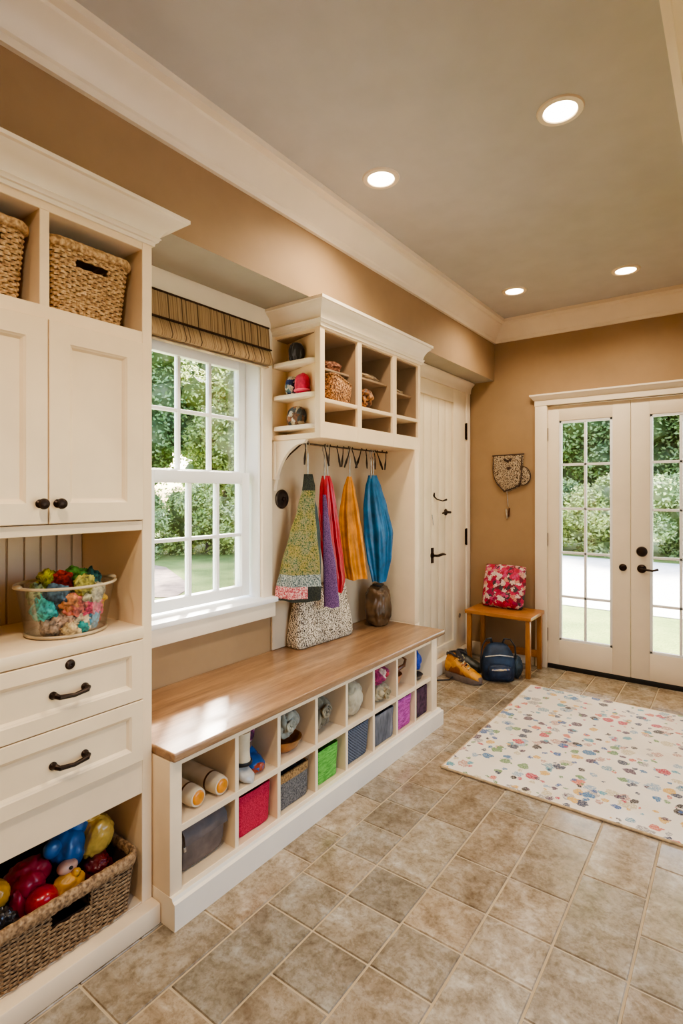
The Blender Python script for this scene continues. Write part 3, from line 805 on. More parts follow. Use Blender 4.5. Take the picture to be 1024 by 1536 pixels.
# dark grey folded bag
def soft_bag(name, label, cat, c, size, mat, rot=(0, 0, 0), seed=0, parts=None, group=None, crease=0.1, pw=0.45):
    vs, fs = blob_verts((0, 0, 0), (size[0] / 2, size[1] / 2, size[2] / 2), rot=rot, amp=0.05, freq=3, seed=seed, ridge=crease, rfreq=2.2, power=pw, sub=5)
    zm = min(v.z for v in vs)
    vs = [v + Vector((c[0], c[1], c[2] - zm)) for v in vs]
    o = MB().add(vs, fs).build(name, mat, None, smooth=80)
    tag(o, label, cat, group)
    return o
m_leather = sat('dark_grey_leather', (124, 106, 94), 0.62, 0.3, 0.0)
root = empty('grey_bag', (-1.535, cy[0], FL), 'dark grey leather bag slumped in the lowest cubby beside the cabinet', 'bag')
vs, fs = blob_verts((0, 0, 0), (0.055, 0.101, 0.073), rot=(R(1), R(8), 0), amp=0.03, seed=3, ridge=0.03, rfreq=2, power=0.36, sub=5)
zm = min(v.z for v in vs); MB().add([v + Vector((-1.525, cy[0], FL + 0.001 - zm)) for v in vs], fs).build('bag_body', m_leather, root, smooth=80)
rings = []
for i in range(17):
    y = cy[0] - 0.09 + 0.18 * i / 16; w = 0.0012 * math.sin(i * 1.3)
    rings.append([(-1.59, y, 0.268 + w * .3), (-1.545, y, 0.272 + w * .3), (-1.49, y, 0.262 + w), (-1.462 + w, y, 0.235), (-1.457 + w, y, 0.205), (-1.463 + w, y, 0.205), (-1.468 + w, y, 0.234), (-1.494, y, 0.256 + w), (-1.545, y, 0.266 + w * .3), (-1.59, y, 0.262 + w * .3)])
MB().loft(rings).build('flap', sat('charcoal_flap_leather', (108, 92, 82), 0.6, 0.3, 0.0), root, smooth=60)
MB().obox((-1.468, cy[0] - 0.085, 0.19), (0.006, 0.008, 0.016), (0.1, 0, 0.1)).build('clasp', M['steel'], root, bevel=0.001)

bin_('felt_bin', 'bright red felt box in the second lower cubby from the cabinet', 'storage box', cy[1] + 0.002, FL + 0.001, 0.178, 0.17, 0.146, speckle('red_felt', [(0.3, (160, 30, 48)), (0.55, (192, 44, 66)), (0.8, (204, 62, 82))], 220, 0.95, 0.35), -1.462, 0.022, 0.95, None, 0.003, 2)
bin_('felt_bin', 'grey felt basket with a tan top band in a lower cubby', 'storage basket', cy[2] - 0.004, FL + 0.001, 0.186, 0.2, 0.136, speckle('grey_felt', [(0.3, (70, 66, 62)), (0.55, (116, 110, 102)), (0.8, (140, 132, 122))], 170, 0.95, 0.35), -1.458, 0.018, 0.96, (speckle('tan_band', [(0.3, (110, 80, 46)), (0.6, (172, 132, 80))], 120, 0.9), 0.028), 0.003, 5, cloth('dark_contents', (40, 38, 38)))
bin_('knit_bin', 'lime green woven box in a lower cubby', 'storage box', cy[3] - 0.012, FL + 0.001, 0.165, 0.16, 0.142, speckle('green_weave', [(0.3, (66, 130, 44)), (0.5, (104, 176, 66)), (0.75, (130, 200, 92))], 30, 0.85, 0.6, (1, 1, 6), 3), -1.455, 0.025, 0.95, None, 0.004, 8)
bin_('knit_bin', 'charcoal knitted basket in a lower cubby beside the lime green box', 'storage basket', cy[4] - 0.002, FL + 0.001, 0.198, 0.2, 0.158, weave('charcoal_knit', (34, 38, 46), (108, 112, 120), 55, 70), -1.452, 0.02, 0.9, None, 0.003, 9, cloth('dark_contents_b', (30, 32, 38)))
bin_('knit_bin', 'grey fabric basket in a lower cubby beside the magenta one', 'storage basket', cy[5], FL + 0.001, 0.198, 0.2, 0.15, speckle('grey_streaked_cloth', [(0.3, (66, 66, 68)), (0.55, (112, 110, 110)), (0.75, (150, 146, 142))], 22, 0.9, 0.5, (1, 1, 0.3), 5), -1.45, 0.02, 0.96, None, 0.004, 12)
bin_('knit_bin', 'magenta yarn basket in a lower cubby near the end of the bench', 'storage basket', cy[6], FL + 0.001, 0.172, 0.2, 0.158, speckle('magenta_yarn', [(0.3, (126, 44, 102)), (0.5, (182, 74, 148)), (0.75, (206, 108, 174))], 26, 0.9, 0.6, (1, 1, 5), 3), -1.452, 0.03, 0.93, None, 0.004, 15)
bin_('felt_bin', 'dark plum box in the last lower cubby at the end of the bench', 'storage box', cy[7] + 0.0, FL + 0.001, 0.15, 0.2, 0.155, speckle('plum_cloth', [(0.3, (40, 20, 32)), (0.6, (86, 48, 66))], 40, 0.85, 0.3), -1.452, 0.012, 0.98, None, 0.002, 17)
# upper row
ZU = SH1 + 0.001
def roll(name, label, p0, p1, r, group):
    p0 = Vector(p0); p1 = Vector(p1); d = (p1 - p0).normalized()
    root = empty(name, tuple(p0 - Vector((0, 0, r))), label, 'rolled tube', group)
    MB().tube([p0, p0.lerp(p1, .3), p0.lerp(p1, .6), p0.lerp(p1, .78)], [r, r * 1.01, r, r * 0.99], 28).build('tube_body', speckle('cream_paper_' + name + label[:6], [(0.3, (176, 146, 102)), (0.6, (216, 194, 156)), (0.8, (230, 212, 180))], 12, 0.5, 0.1), root, smooth=50)
    MB().tube([p0.lerp(p1, .775), p0.lerp(p1, .80)], r * 1.03, 28).build('dark_band', sat('brown_band', (104, 62, 28), 0.4), root, smooth=50)
    MB().tube([p0.lerp(p1, .80), p0.lerp(p1, .92), p0.lerp(p1, .975)], [r, r * 0.97, r * 0.86], 28).build('pale_collar', sat('cream_collar', (222, 204, 172), 0.4, 0.1), root, smooth=50)
    MB().tube([p0.lerp(p1, .97), p0.lerp(p1, .99), p1], [r * 0.72, r * 0.66, r * 0.5], 28).build('cap', sat('orange_cap', (240, 150, 36), 0.3, 0.25), root, smooth=60)
    return root
roll('paper_roll', 'longer cream tube with an orange end beside the cubby divider', (-1.75, 1.285, ZU + 0.035), (-1.455, 1.283, ZU + 0.035), 0.034, 'tubes in the first upper cubby')
roll('paper_roll', 'cream tube with an orange end lying next to the bench post', (-1.74, 1.178, ZU + 0.035), (-1.462, 1.186, ZU + 0.035), 0.034, 'tubes in the first upper cubby')

# boots and shoe
def shoe(name, label, cat, org, ang, L, stations, mats, collar, sole_h=0.02, laces=0, group=None, tongue=None):
    """stations: (t along length, half width, height); local +x is the toe"""
    ca, sa = math.cos(ang), math.sin(ang)
    def Wp(x, y, z): return (org[0] + x * ca - y * sa, org[1] + x * sa + y * ca, org[2] + z)
    root = empty(name, org, label, cat, group)
    # smooth interpolation
    ts = [s[0] for s in stations]
    def ev(t, k):
        for a, b in zip(stations[:-1], stations[1:]):
            if a[0] <= t <= b[0]:
                f = (t - a[0]) / (b[0] - a[0]); f = f * f * (3 - 2 * f); return a[k] + (b[k] - a[k]) * f
        return stations[-1][k]
    rings = []; N = 26
    for i in range(N + 1):
        t_ = i / N; w = ev(t_, 1); h = ev(t_, 2); x = t_ * L
        ring = []
        for k in range(20):
            a = 2 * PI * k / 20
            yy = math.copysign(abs(math.cos(a)) ** 0.75, math.cos(a)) * w * (1.0 if math.sin(a) < 0.2 else 1 - 0.35 * ((math.sin(a) - 0.2) / 0.8) * min(1, h / 0.1))
            zz = (math.sin(a) + 1) / 2
            zz = zz ** 0.8 * (h - sole_h * 0.6) + sole_h * 0.6
            ring.append(Wp(x, yy, zz))
        rings.append(ring)
    MB().loft(rings).build('upper', mats[0], root, smooth=70)
    sr = []
    for zz, g in ((0.0, 0.96), (0.003, 1.06), (sole_h, 1.08), (sole_h * 1.25, 1.0)):
        ring = []
        n = 44
        for k in range(n):
            a = 2 * PI * k / n; t_ = (1 - math.cos(a)) / 2
            sgn = 1 if math.sin(a) >= 0 else -1
            wx = ev(t_, 1) * g * min(1, abs(math.sin(a)) ** 0.45 if abs(math.sin(a)) > 0 else 0)
            toe = 0.012 * max(0, (t_ - 0.75) / 0.25) ** 2
            ring.append(Wp((t_ - 0.5) * L * (1 + (g - 1) * 0.6) + L / 2, sgn * wx, zz + toe))
        sr.append(ring)
    MB().loft(sr).build('sole', mats[1], root, smooth=50)
    if collar:
        t0, t1 = collar; tm = (t0 + t1) / 2; x0, x1 = t0 * L, t1 * L
        hc = ev(tm, 2)
        pts = [Wp((x0 + x1) / 2 + (x1 - x0) / 2 * math.cos(a), ev(tm, 1) * 0.62 * math.sin(a), ev(min(1, max(0, tm + (t1 - t0) / 2 * math.cos(a))), 2) + 0.002) for a in [2 * PI * k / 24 for k in range(24)]]
        MB().tube(pts, 0.009, 8, True).build('collar', mats[2], root, smooth=60)
        c2 = [Wp((x0 + x1) / 2 + (x1 - x0) / 2 * .9 * math.cos(a), ev(tm, 1) * 0.55 * math.sin(a), ev(min(1, max(0, tm + (t1 - t0) / 2 * math.cos(a))), 2) + 0.004) for a in [2 * PI * k / 24 for k in range(24)]]
        MB().add(c2, [tuple(range(24))]).build('opening', M['black'], root, smooth=0)
    if tongue:
        a0, a1 = tongue
        MB().tube([Wp(a0 * L, 0, ev(a0, 2) + 0.03), Wp((a0 + a1) / 2 * L, 0, ev((a0 + a1) / 2, 2) + 0.012), Wp(a1 * L, 0, ev(a1, 2))], [0.02, 0.024, 0.02], 12, flat=0.35).build('tongue', mats[2], root, smooth=60)
    if laces:
        mb = MB()
        for i in range(laces):
            t_ = 0.42 + 0.24 * i / max(1, laces - 1); w = ev(t_, 1) * 0.55; h = ev(t_, 2)
            for s in (-1, 1):
                mb.tube([Wp(t_ * L, -s * w, h * 0.9), Wp((t_ + 0.02) * L, 0, h + 0.007), Wp((t_ + 0.04) * L, s * w, h * 0.86)], 0.0034, 6)
        for s in (-1, 1):
            mb.tube([Wp(0.42 * L, 0, ev(.42, 2) + .01), Wp(0.40 * L, s * 0.028, ev(.42, 2) + .024), Wp(0.44 * L, s * 0.04, ev(.42, 2) - 0.002), Wp(0.46 * L, s * 0.015, ev(.42, 2) + .006)], 0.003, 6)
        mb.build('laces', mats[3], root, smooth=60)
    return root
# cubby 2: cream boot, blue shoe
yb = cy[1] - 0.042
root = empty('cream_boot', (-1.487, yb, ZU), 'tall cream boot with dark ankle strap beside the blue shoe in the cubby', 'boot')
rings = []
for z, xo, rx, ry in ((0.06, 0, .034, .03), (0.1, -0.002, .03, .028), (0.14, -0.004, .033, .03), (0.178, -0.005, .036, .032)):
    rings.append([(-1.487 + xo + rx * math.cos(a), yb + ry * math.sin(a), ZU + z) for a in [2 * PI * k / 24 for k in range(24)]])
MB().loft(rings).build('shaft', sat('cream_boot_leather', (222, 204, 170), 0.4, 0.12), root, smooth=60)
MB().lathe([(0.036, -0.006), (0.038, 0), (0.036, 0.006)], (-1.487, yb, ZU + 0.066), 'Z', 24).build('strap', M['black'], root, smooth=60)
rings = []
for t_, w, h in ((0, .012, .03), (.1, .028, .06), (.35, .031, .066), (.6, .033, .05), (.85, .03, .034), (1, .01, .02)):
    x = -1.55 + t_ * 0.115
    rings.append([(x, yb + w * math.cos(a), ZU + h * (0.5 + 0.5 * math.sin(a))) for a in [2 * PI * k / 20 for k in range(20)]])
MB().loft(rings).build('foot', sat('pale_grey_foot', (196, 188, 176), 0.35, 0.15), root, smooth=70)
shoe('blue_shoe', 'blue shoe with a red sole in the second upper cubby', 'shoe', (-1.60, cy[1] + 0.045, ZU), R(-8), 0.145,
     [(0, .02, .055), (.12, .034, .078), (.35, .037, .08), (.6, .04, .056), (.85, .036, .04), (1, .012, .028)],
     [sat('blue_shoe_leather', (36, 96, 168), 0.35), sat('red_sole', (172, 72, 44), 0.45), sat('brown_tongue', (150, 112, 92), 0.6), M['black']], (0.08, 0.42), 0.022, 0)
soft_bag('knit_sock', 'purple and grey knitted sock bunched on top of the blue shoe', 'sock', (-1.565, cy[1] + 0.042, ZU + 0.082), (0.075, 0.075, 0.1), speckle('plum_grey_knit', [(0.35, (70, 24, 50)), (0.5, (140, 44, 92)), (0.56, (190, 180, 170)), (0.66, (90, 80, 84))], 34, 0.6, 0.6), seed=41, crease=0.25, pw=0.8)
# cubbies 3-8 upper
m_sage = cloth('sage_cloth', (176, 172, 150), 0.85, 0.3, 12)
m_sage2 = cloth('olive_grey_cloth', (150, 138, 110), 0.85, 0.4, 12)
def bundle(name, label, cat, c, rad, mat, seed, **k):
    d = dict(amp=0.16, ridge=0.22, rfreq=2.4, seed=seed, sub=5); d.update(k)
    vs, fs = blob_verts((0, 0, 0), rad, **d); zm = min(v.z for v in vs)
    o = MB().add([v + Vector((c[0], c[1], c[2] - zm)) for v in vs], fs).build(name, mat, None, smooth=80)
    tag(o, label, cat, 'cloth bundles in the upper cubbies'); return o
def swirl(root, c, mat, rmax=0.03, turns=2.3, axis_x=0.0):
    pts = []
    for i in range(60):
        a = i / 59 * turns * 2 * PI; rr = rmax * (1 - 0.8 * i / 59)
        pts.append((c[0] + 0.003 * math.sin(i), c[1] + rr * math.cos(a), c[2] + rr * math.sin(a)))
    MB().tube(pts, 0.005, 8).build('rolled_edge', mat, root, smooth=70)
def bowl(name, label, c, r, h, mat, group=None):
    o = MB().lathe([(r * 0.45, 0.0), (r * 0.5, 0.004), (r * 0.8, h * 0.4), (r, h), (r * 0.95, h), (r * 0.72, h * 0.42), (0.001, 0.01)], c, 'Z', 36).build(name, mat, None, smooth=50)
    tag(o, label, 'bowl', group); return o
bowl('wooden_bowl', 'amber brown bowl under the sage cloth bundle in the third upper cubby', (-1.525, cy[2] - 0.005, ZU), 0.08, 0.056, sat('amber_wood', (176, 112, 50), 0.3, 0.45))
b = bundle('cloth_bundle', 'sage grey rolled cloth resting on the amber brown bowl', 'cloth bundle', (-1.525, cy[2] - 0.012, ZU + 0.052), (0.07, 0.08, 0.064), m_sage, 51); swirl(b, (-1.458, cy[2] - 0.03, ZU + 0.12), m_sage, 0.024)
b = bundle('cloth_bundle', 'olive grey rolled cloth bundle, darkest of the bundles in the upper cubbies', 'cloth bundle', (-1.535, cy[3] - 0.008, ZU), (0.075, 0.078, 0.08), m_sage2, 52); swirl(b, (-1.462, cy[3] - 0.015, ZU + 0.1), m_sage2, 0.03)
bundle('cloth_bundle', 'plain pale beige cloth bundle standing tall above the charcoal knitted basket', 'cloth bundle', (-1.505, cy[4] - 0.01, ZU), (0.062, 0.08, 0.086), cloth('beige_linen', (198, 184, 152), 0.9, 0.2, 10), 53, amp=0.1, ridge=0.12)
b = bundle('cloth_bundle', 'beige rolled cloth under the pink cloth above the grey basket', 'cloth bundle', (-1.512, cy[5] + 0.002, ZU), (0.07, 0.092, 0.045), cloth('beige_linen_b', (186, 168, 130), 0.9, 0.3, 14), 54); swirl(b, (-1.44, cy[5] + 0.01, ZU + 0.042), cloth('beige_roll', (160, 142, 104)), 0.026)
bundle('cloth_bundle', 'pink and red patterned cloth folded on top of the beige roll', 'cloth bundle', (-1.512, cy[5], ZU + 0.083), (0.07, 0.092, 0.046), patches('pink_pattern', [(176, 60, 104), (206, 96, 130), (190, 60, 70), (226, 190, 170), (150, 44, 84)], 22), 55)
o = MB().tube([(-1.56, cy[6] - 0.07, ZU + 0.09), (-1.5, cy[6] - 0.03, ZU + 0.10), (-1.47, cy[6] + 0.02, ZU + 0.125), (-1.475, cy[6] + 0.045, ZU + 0.15), (-1.5, cy[6] + 0.04, ZU + 0.165)], [0.016, 0.014, 0.01, 0.007, 0.004], 12).build('wooden_ladle', sat('brown_ladle_wood', (130, 78, 46), 0.35), None, smooth=70)
tag(o, 'curved brown wooden ladle resting on the terracotta bowl above the magenta basket', 'ladle')
bowl('clay_bowl', 'terracotta orange bowl in the upper cubby above the magenta basket', (-1.55, cy[6] - 0.01, ZU), 0.075, 0.075, sat('terracotta_clay', (206, 136, 92), 0.5, 0.25))
bundle('cloth_bundle', 'cobalt blue cloth standing in the last upper cubby', 'cloth bundle', (-1.515, cy[7] + 0.0, ZU + 0.031), (0.055, 0.06, 0.068), sat('cobalt_cloth', (24, 74, 190), 0.5), 57, ridge=0.3)
o = MB().lathe([(0.03, 0), (0.05, 0.006), (0.064, 0.026), (0.061, 0.027), (0.04, 0.01), (0.001, 0.007)], (-1.515, cy[7] + 0.0, ZU), 'Z', 36).build('pewter_dish', sat('dark_pewter', (92, 84, 80), 0.35, 0.3), None, smooth=50); tag(o, 'dark grey shallow dish under the cobalt blue cloth', 'dish')

# ------------------------------------------------------------------ wall cubby with side shelves, bracket and end panel
XU = -1.62; UY0, UY1 = 2.034, 3.045; UZ0, UZ1 = 1.628, 2.20
cub = empty('wall_cubby', (-1.78, 2.55, UZ0), 'cream wall cubby unit with crown top and rounded side shelves, mounted above the coat rail', 'wall shelf')
mb = MB()
IY = UY0 + 0.16      # inner end of the open side shelves
mb.box(bx + 0.0005, bx + 0.012, UY0 + 0.001, UY1 - 0.001, UZ0 + 0.002, UZ1 - 0.001)
mb.box(bx + 0.001, XU - 0.001, UY0 + 0.02, UY1 - 0.002, 2.155, UZ1 - 0.002); mb.box(bx + 0.001, XU - 0.0015, UY0 + 0.012, UY1 - 0.002, UZ0 + 0.001, 1.657)
mb.box(XU - 0.035, XU, UY0, UY0 + 0.036, UZ0, UZ1)            # corner stile
mb.prism([(bx + 0.01, 2.150), (XU - 0.03, 2.058), (XU - 0.026, 2.068), (bx + 0.01, 2.164)], 1.656, 2.156, 'Z')   # slanted partition behind the side shelves
for y0, y1 in ((2.352, 2.39), (2.71, 2.752), (3.015, UY1)): mb.box(XU - 0.018, XU, y0, y1, UZ0, UZ1)
mb.box(bx, XU - 0.001, 3.022, UY1 - 0.001, UZ0 + 0.001, UZ1 - 0.001)
mb.box(XU - 0.02, XU - 0.001, UY0 + 0.03, UY1 - 0.01, UZ0 + 0.002, 1.708)
mb.build('carcass', M['cream'], cub, bevel=0.002, bseg=1)
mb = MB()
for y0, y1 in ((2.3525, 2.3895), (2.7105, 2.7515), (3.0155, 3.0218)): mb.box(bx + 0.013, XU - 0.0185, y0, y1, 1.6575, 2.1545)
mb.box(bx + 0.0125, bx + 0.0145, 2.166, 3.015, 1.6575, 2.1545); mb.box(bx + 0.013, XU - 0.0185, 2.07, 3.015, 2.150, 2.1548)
mb.build('shade_toned_interior', M['taupe'], cub, bevel=0)  # interior boards behind the cream strips, shade put into their colour
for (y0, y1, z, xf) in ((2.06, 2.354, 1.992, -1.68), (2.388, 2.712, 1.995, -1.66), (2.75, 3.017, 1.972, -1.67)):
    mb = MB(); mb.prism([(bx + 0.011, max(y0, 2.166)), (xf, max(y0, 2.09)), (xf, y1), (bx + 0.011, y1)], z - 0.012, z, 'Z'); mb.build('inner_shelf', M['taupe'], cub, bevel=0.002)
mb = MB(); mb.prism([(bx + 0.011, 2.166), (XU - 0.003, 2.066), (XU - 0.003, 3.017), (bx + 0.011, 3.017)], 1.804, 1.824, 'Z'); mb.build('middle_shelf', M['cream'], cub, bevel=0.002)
# rounded side shelves facing the window
for z in (2.022, 1.856, 1.714 - 0.014):
    poly = [(bx + 0.013, 2.149), (bx + 0.013, UY0 + 0.006), (bx + 0.03, UY0 - 0.004), (bx + 0.06, UY0 - 0.008), (XU - 0.09, UY0 - 0.006), (XU - 0.036, UY0 + 0.008), (XU - 0.036, 2.0585)]
    mb = MB().prism(poly, z - 0.022, z, 'Z'); mb.build('side_shelf', M['white'], cub, bevel=0.004)
cornice('cornice', XU, UY0, UY1, 2.165, 2.289, 0.06, cub, bx, M['white'])
# curved bracket below, in the end plane
poly = [(bx, UZ0), (-1.72, UZ0)]
for k in range(15):
    a = R(90) + R(90) * k / 14
    poly.append((-1.735 + 0.207 * math.cos(a), 1.30 + (UZ0 - 0.018 - 1.30) * math.sin(a)))
poly += [(bx + 0.004, 1.29), (bx, 1.29)]
MB().prism(poly, UY0 + 0.012, UY0 + 0.034, 'Y').build('bracket', M['white'], cub, bevel=0.002)
MB().box(bx, bx + 0.03, UY0 + 0.0, UY0 + 0.04, 1.43, UZ0).build('corbel', M['white'], cub, bevel=0.006)
B('back_panel', M['greige'], cub, (bx, bx + 0.012, 2.036, 2.975, 0.552, UZ0), 0.001)
B('end_panel', M['cream'], cub, (bx, XU, 2.972, 3.03, 0.552, UZ0 + 0.002), 0.003)
struct(MB().box(bx, XU, 2.972, 3.03, 0.0, 0.5515).build('wall_end_panel', M['cream'], bevel=0.003))

# hats on the side shelves
def hat(name, label, cat, c, rad, mat, seed, ridge, part=None):
    vs, fs = blob_verts((0, 0, 0), rad, amp=0.06, seed=seed, ridge=ridge, rfreq=3.0, power=0.85, sub=4, zflat=-rad[2] * 0.75)
    zm = min(v.z for v in vs)
    o = MB().add([v + Vector((c[0], c[1], c[2] - zm)) for v in vs], fs).build(name, mat, None, smooth=80); tag(o, label, cat); return o
hat('striped_hat', 'grey and black striped knit hat on the top side shelf', 'hat', (-1.80, 2.068, 2.023), (0.042, 0.034, 0.055), speckle('grey_black_stripes', [(0.42, (36, 36, 40)), (0.5, (96, 98, 104)), (0.58, (48, 48, 52))], 45, 0.8, 0.5, (1, 1, 0.12)), 3, 0.1)
o = hat('pink_hat', 'bright pink knit cap on the middle side shelf', 'hat', (-1.757, 2.062, 1.857), (0.042, 0.034, 0.058), cloth('pink_knit', (226, 44, 90), 0.8, 0.25, 30), 4, 0.1)
MB().tube([(-1.757 + 0.042 * math.cos(a), 2.062 + 0.034 * math.sin(a), 1.872) for a in [2 * PI * k / 28 for k in range(28)]], 0.006, 8, True).build('cuff', cloth('pink_cuff', (236, 86, 120), 0.85), o, smooth=70)
hat('patterned_hat', 'white and navy patterned cap leaning beside the pink cap', 'hat', (-1.836, 2.075, 1.857), (0.034, 0.034, 0.055), patches('navy_white_pattern', [(226, 220, 206), (40, 58, 110), (210, 206, 196), (96, 130, 140), (30, 36, 60)], 55), 5, 0.06)
o = hat('patterned_pot', 'brown and grey patterned round pot on the lowest side shelf', 'pot', (-1.80, 2.068, 1.701), (0.056, 0.036, 0.056), patches('brown_grey_pattern', [(120, 84, 60), (190, 170, 140), (60, 58, 56), (150, 100, 70), (210, 200, 180), (80, 84, 84)], 40), 6, 0.06)
# things in the cubby boxes
def low_basket(name, label, c, sx, sy, h, mat, seed, group='things in the wall cubbies'):
    root = empty(name, (c[0], c[1], c[2]), label, 'basket', group)
    n = 60; rings = []
    def rg(s, z, d=0): return [(c[0] + p[0], c[1] + p[1], c[2] + z + d * p[1]) for p in resample(rrect(sx * s, sy * s, 0.03), n)]
    rings = [rg(0.86, 0), rg(0.9, 0.004), rg(0.97, h * 0.5, -0.1), rg(1, h, -0.3), rg(0.96, h + 0.003, -0.3), rg(0.92, h * 0.9, -0.3), rg(0.84, 0.012)]
    MB().loft(rings).build('body', mat, root, smooth=60)
    MB().tube(rg(0.98, h, -0.3), 0.006, 8, True).build('rim', mat, root, smooth=60)
    return root
m_tanfleck = speckle('tan_flecked_weave', [(0.36, (74, 44, 26)), (0.5, (156, 108, 68)), (0.64, (206, 160, 112))], 130, 0.85, 0.7)
low_basket('woven_basket', 'tan flecked woven basket with a dipped rim in the first wall cubby', (-1.73, 2.255, 1.825), 0.19, 0.165, 0.115, m_tanfleck, 1)
bundle('folded_shawl', 'rusty brown fringed shawl on the inner shelf above the tan basket', 'shawl', (-1.735, 2.245, 1.993), (0.052, 0.09, 0.03), speckle('rust_cloth', [(0.35, (96, 56, 38)), (0.55, (160, 108, 80)), (0.7, (190, 140, 108))], 60, 0.9), 61)['group'] = 'things in the wall cubbies'
bundle('leaf_pot', 'glossy brown crinkled ball in the middle wall cubby', 'ornament', (-1.70, 2.51, 1.825), (0.06, 0.062, 0.062), speckle('bronze_leaf', [(0.35, (60, 34, 16)), (0.5, (140, 88, 44)), (0.66, (190, 136, 76))], 40, 0.45, 0.8), 62, ridge=0.35)['group'] = 'things in the wall cubbies'
bundle('folded_shawl', 'beige knitted shawl spread along the middle inner shelf', 'shawl', (-1.72, 2.55, 1.996), (0.055, 0.13, 0.018), cloth('beige_shawl', (176, 146, 106), 0.9, 0.35, 30), 63)['group'] = 'things in the wall cubbies'
bundle('folded_shawl', 'dark brown bunched cloth at the end of the middle inner shelf', 'shawl', (-1.79, 2.455, 2.030), (0.035, 0.035, 0.045), cloth('dark_brown_cloth', (96, 70, 46), 0.9, 0.35, 30), 64)['group'] = 'things in the wall cubbies'
bundle('folded_shawl', 'pale beige cloth on the inner shelf of the wall cubby by the plank door', 'shawl', (-1.73, 2.885, 1.973), (0.05, 0.10, 0.014), cloth('pale_beige_cloth', (186, 164, 126), 0.9, 0.3, 30), 65)['group'] = 'things in the wall cubbies'
bundle('cloth_ball', 'small grey beige cloth ball in the wall cubby by the plank door', 'cloth ball', (-1.74, 2.80, 1.825), (0.03, 0.034, 0.034), cloth('grey_beige_cloth', (166, 146, 120), 0.9, 0.3, 30), 66)['group'] = 'things in the wall cubbies'

# ------------------------------------------------------------------ coat rail and coats
XRAIL = -1.80; ZR = 1.612
rail = empty('coat_rail', (XRAIL, 2.5, ZR), 'thin black rail with dangling clip hooks under the wall cubby', 'coat rail')
mb = MB(); mb.tube([(XRAIL, 2.11, ZR + 0.004), (XRAIL, 2.94, ZR + 0.004)], 0.0045, 10); mb.build('rod', M['iron'], rail)
for y in (2.16, 2.52, 2.88):
    MB().tube([(XRAIL, y, ZR + 0.004), (XRAIL, y, UZ0 + 0.001)], 0.004, 8).build('stem', M['iron'], rail)
rnd = random.Random(5)
hk = [(2.14, 0.00, -0.01), (2.30, 0.02, 0.01), (2.345, -0.015, 0.0), (2.41, 0.0, 0.03), (2.47, 0.02, -0.045), (2.535, -0.02, -0.03), (2.555, 0.02, 0.02), (2.65, 0, -0.06), (2.70, 0.02, -0.02), (2.795, -0.01, 0.02), (2.82, 0.01, 0.05), (2.93, 0.0, -0.02)]
for i, (y, dx, dy) in enumerate(hk):
    mb = MB(); L = 0.105
    mb.tube([(XRAIL + 0.006, y - 0.004, ZR + 0.006), (XRAIL + 0.002, y, ZR + 0.012), (XRAIL - 0.006, y + 0.004, ZR + 0.004), (XRAIL + dx * .3, y + dy * .3, ZR - L * .3)], 0.003, 6)
    mb.tube([(XRAIL + dx * .3, y + dy * .3, ZR - L * .3), (XRAIL + dx * .7, y + dy * .7, ZR - L * .7), (XRAIL + dx, y + dy, ZR - L)], [0.004, 0.0095, 0.006], 10, flat=0.45)
    mb.build('clip_hook', M['iron'], rail, smooth=60)
# arm from the rail to the bracket
MB().tube([(XRAIL, 2.112, ZR + 0.004), (-1.86, 2.085, 1.56), (-1.92, 2.065, 1.49)], 0.004, 8).build('end_stay', M['iron'], rail)

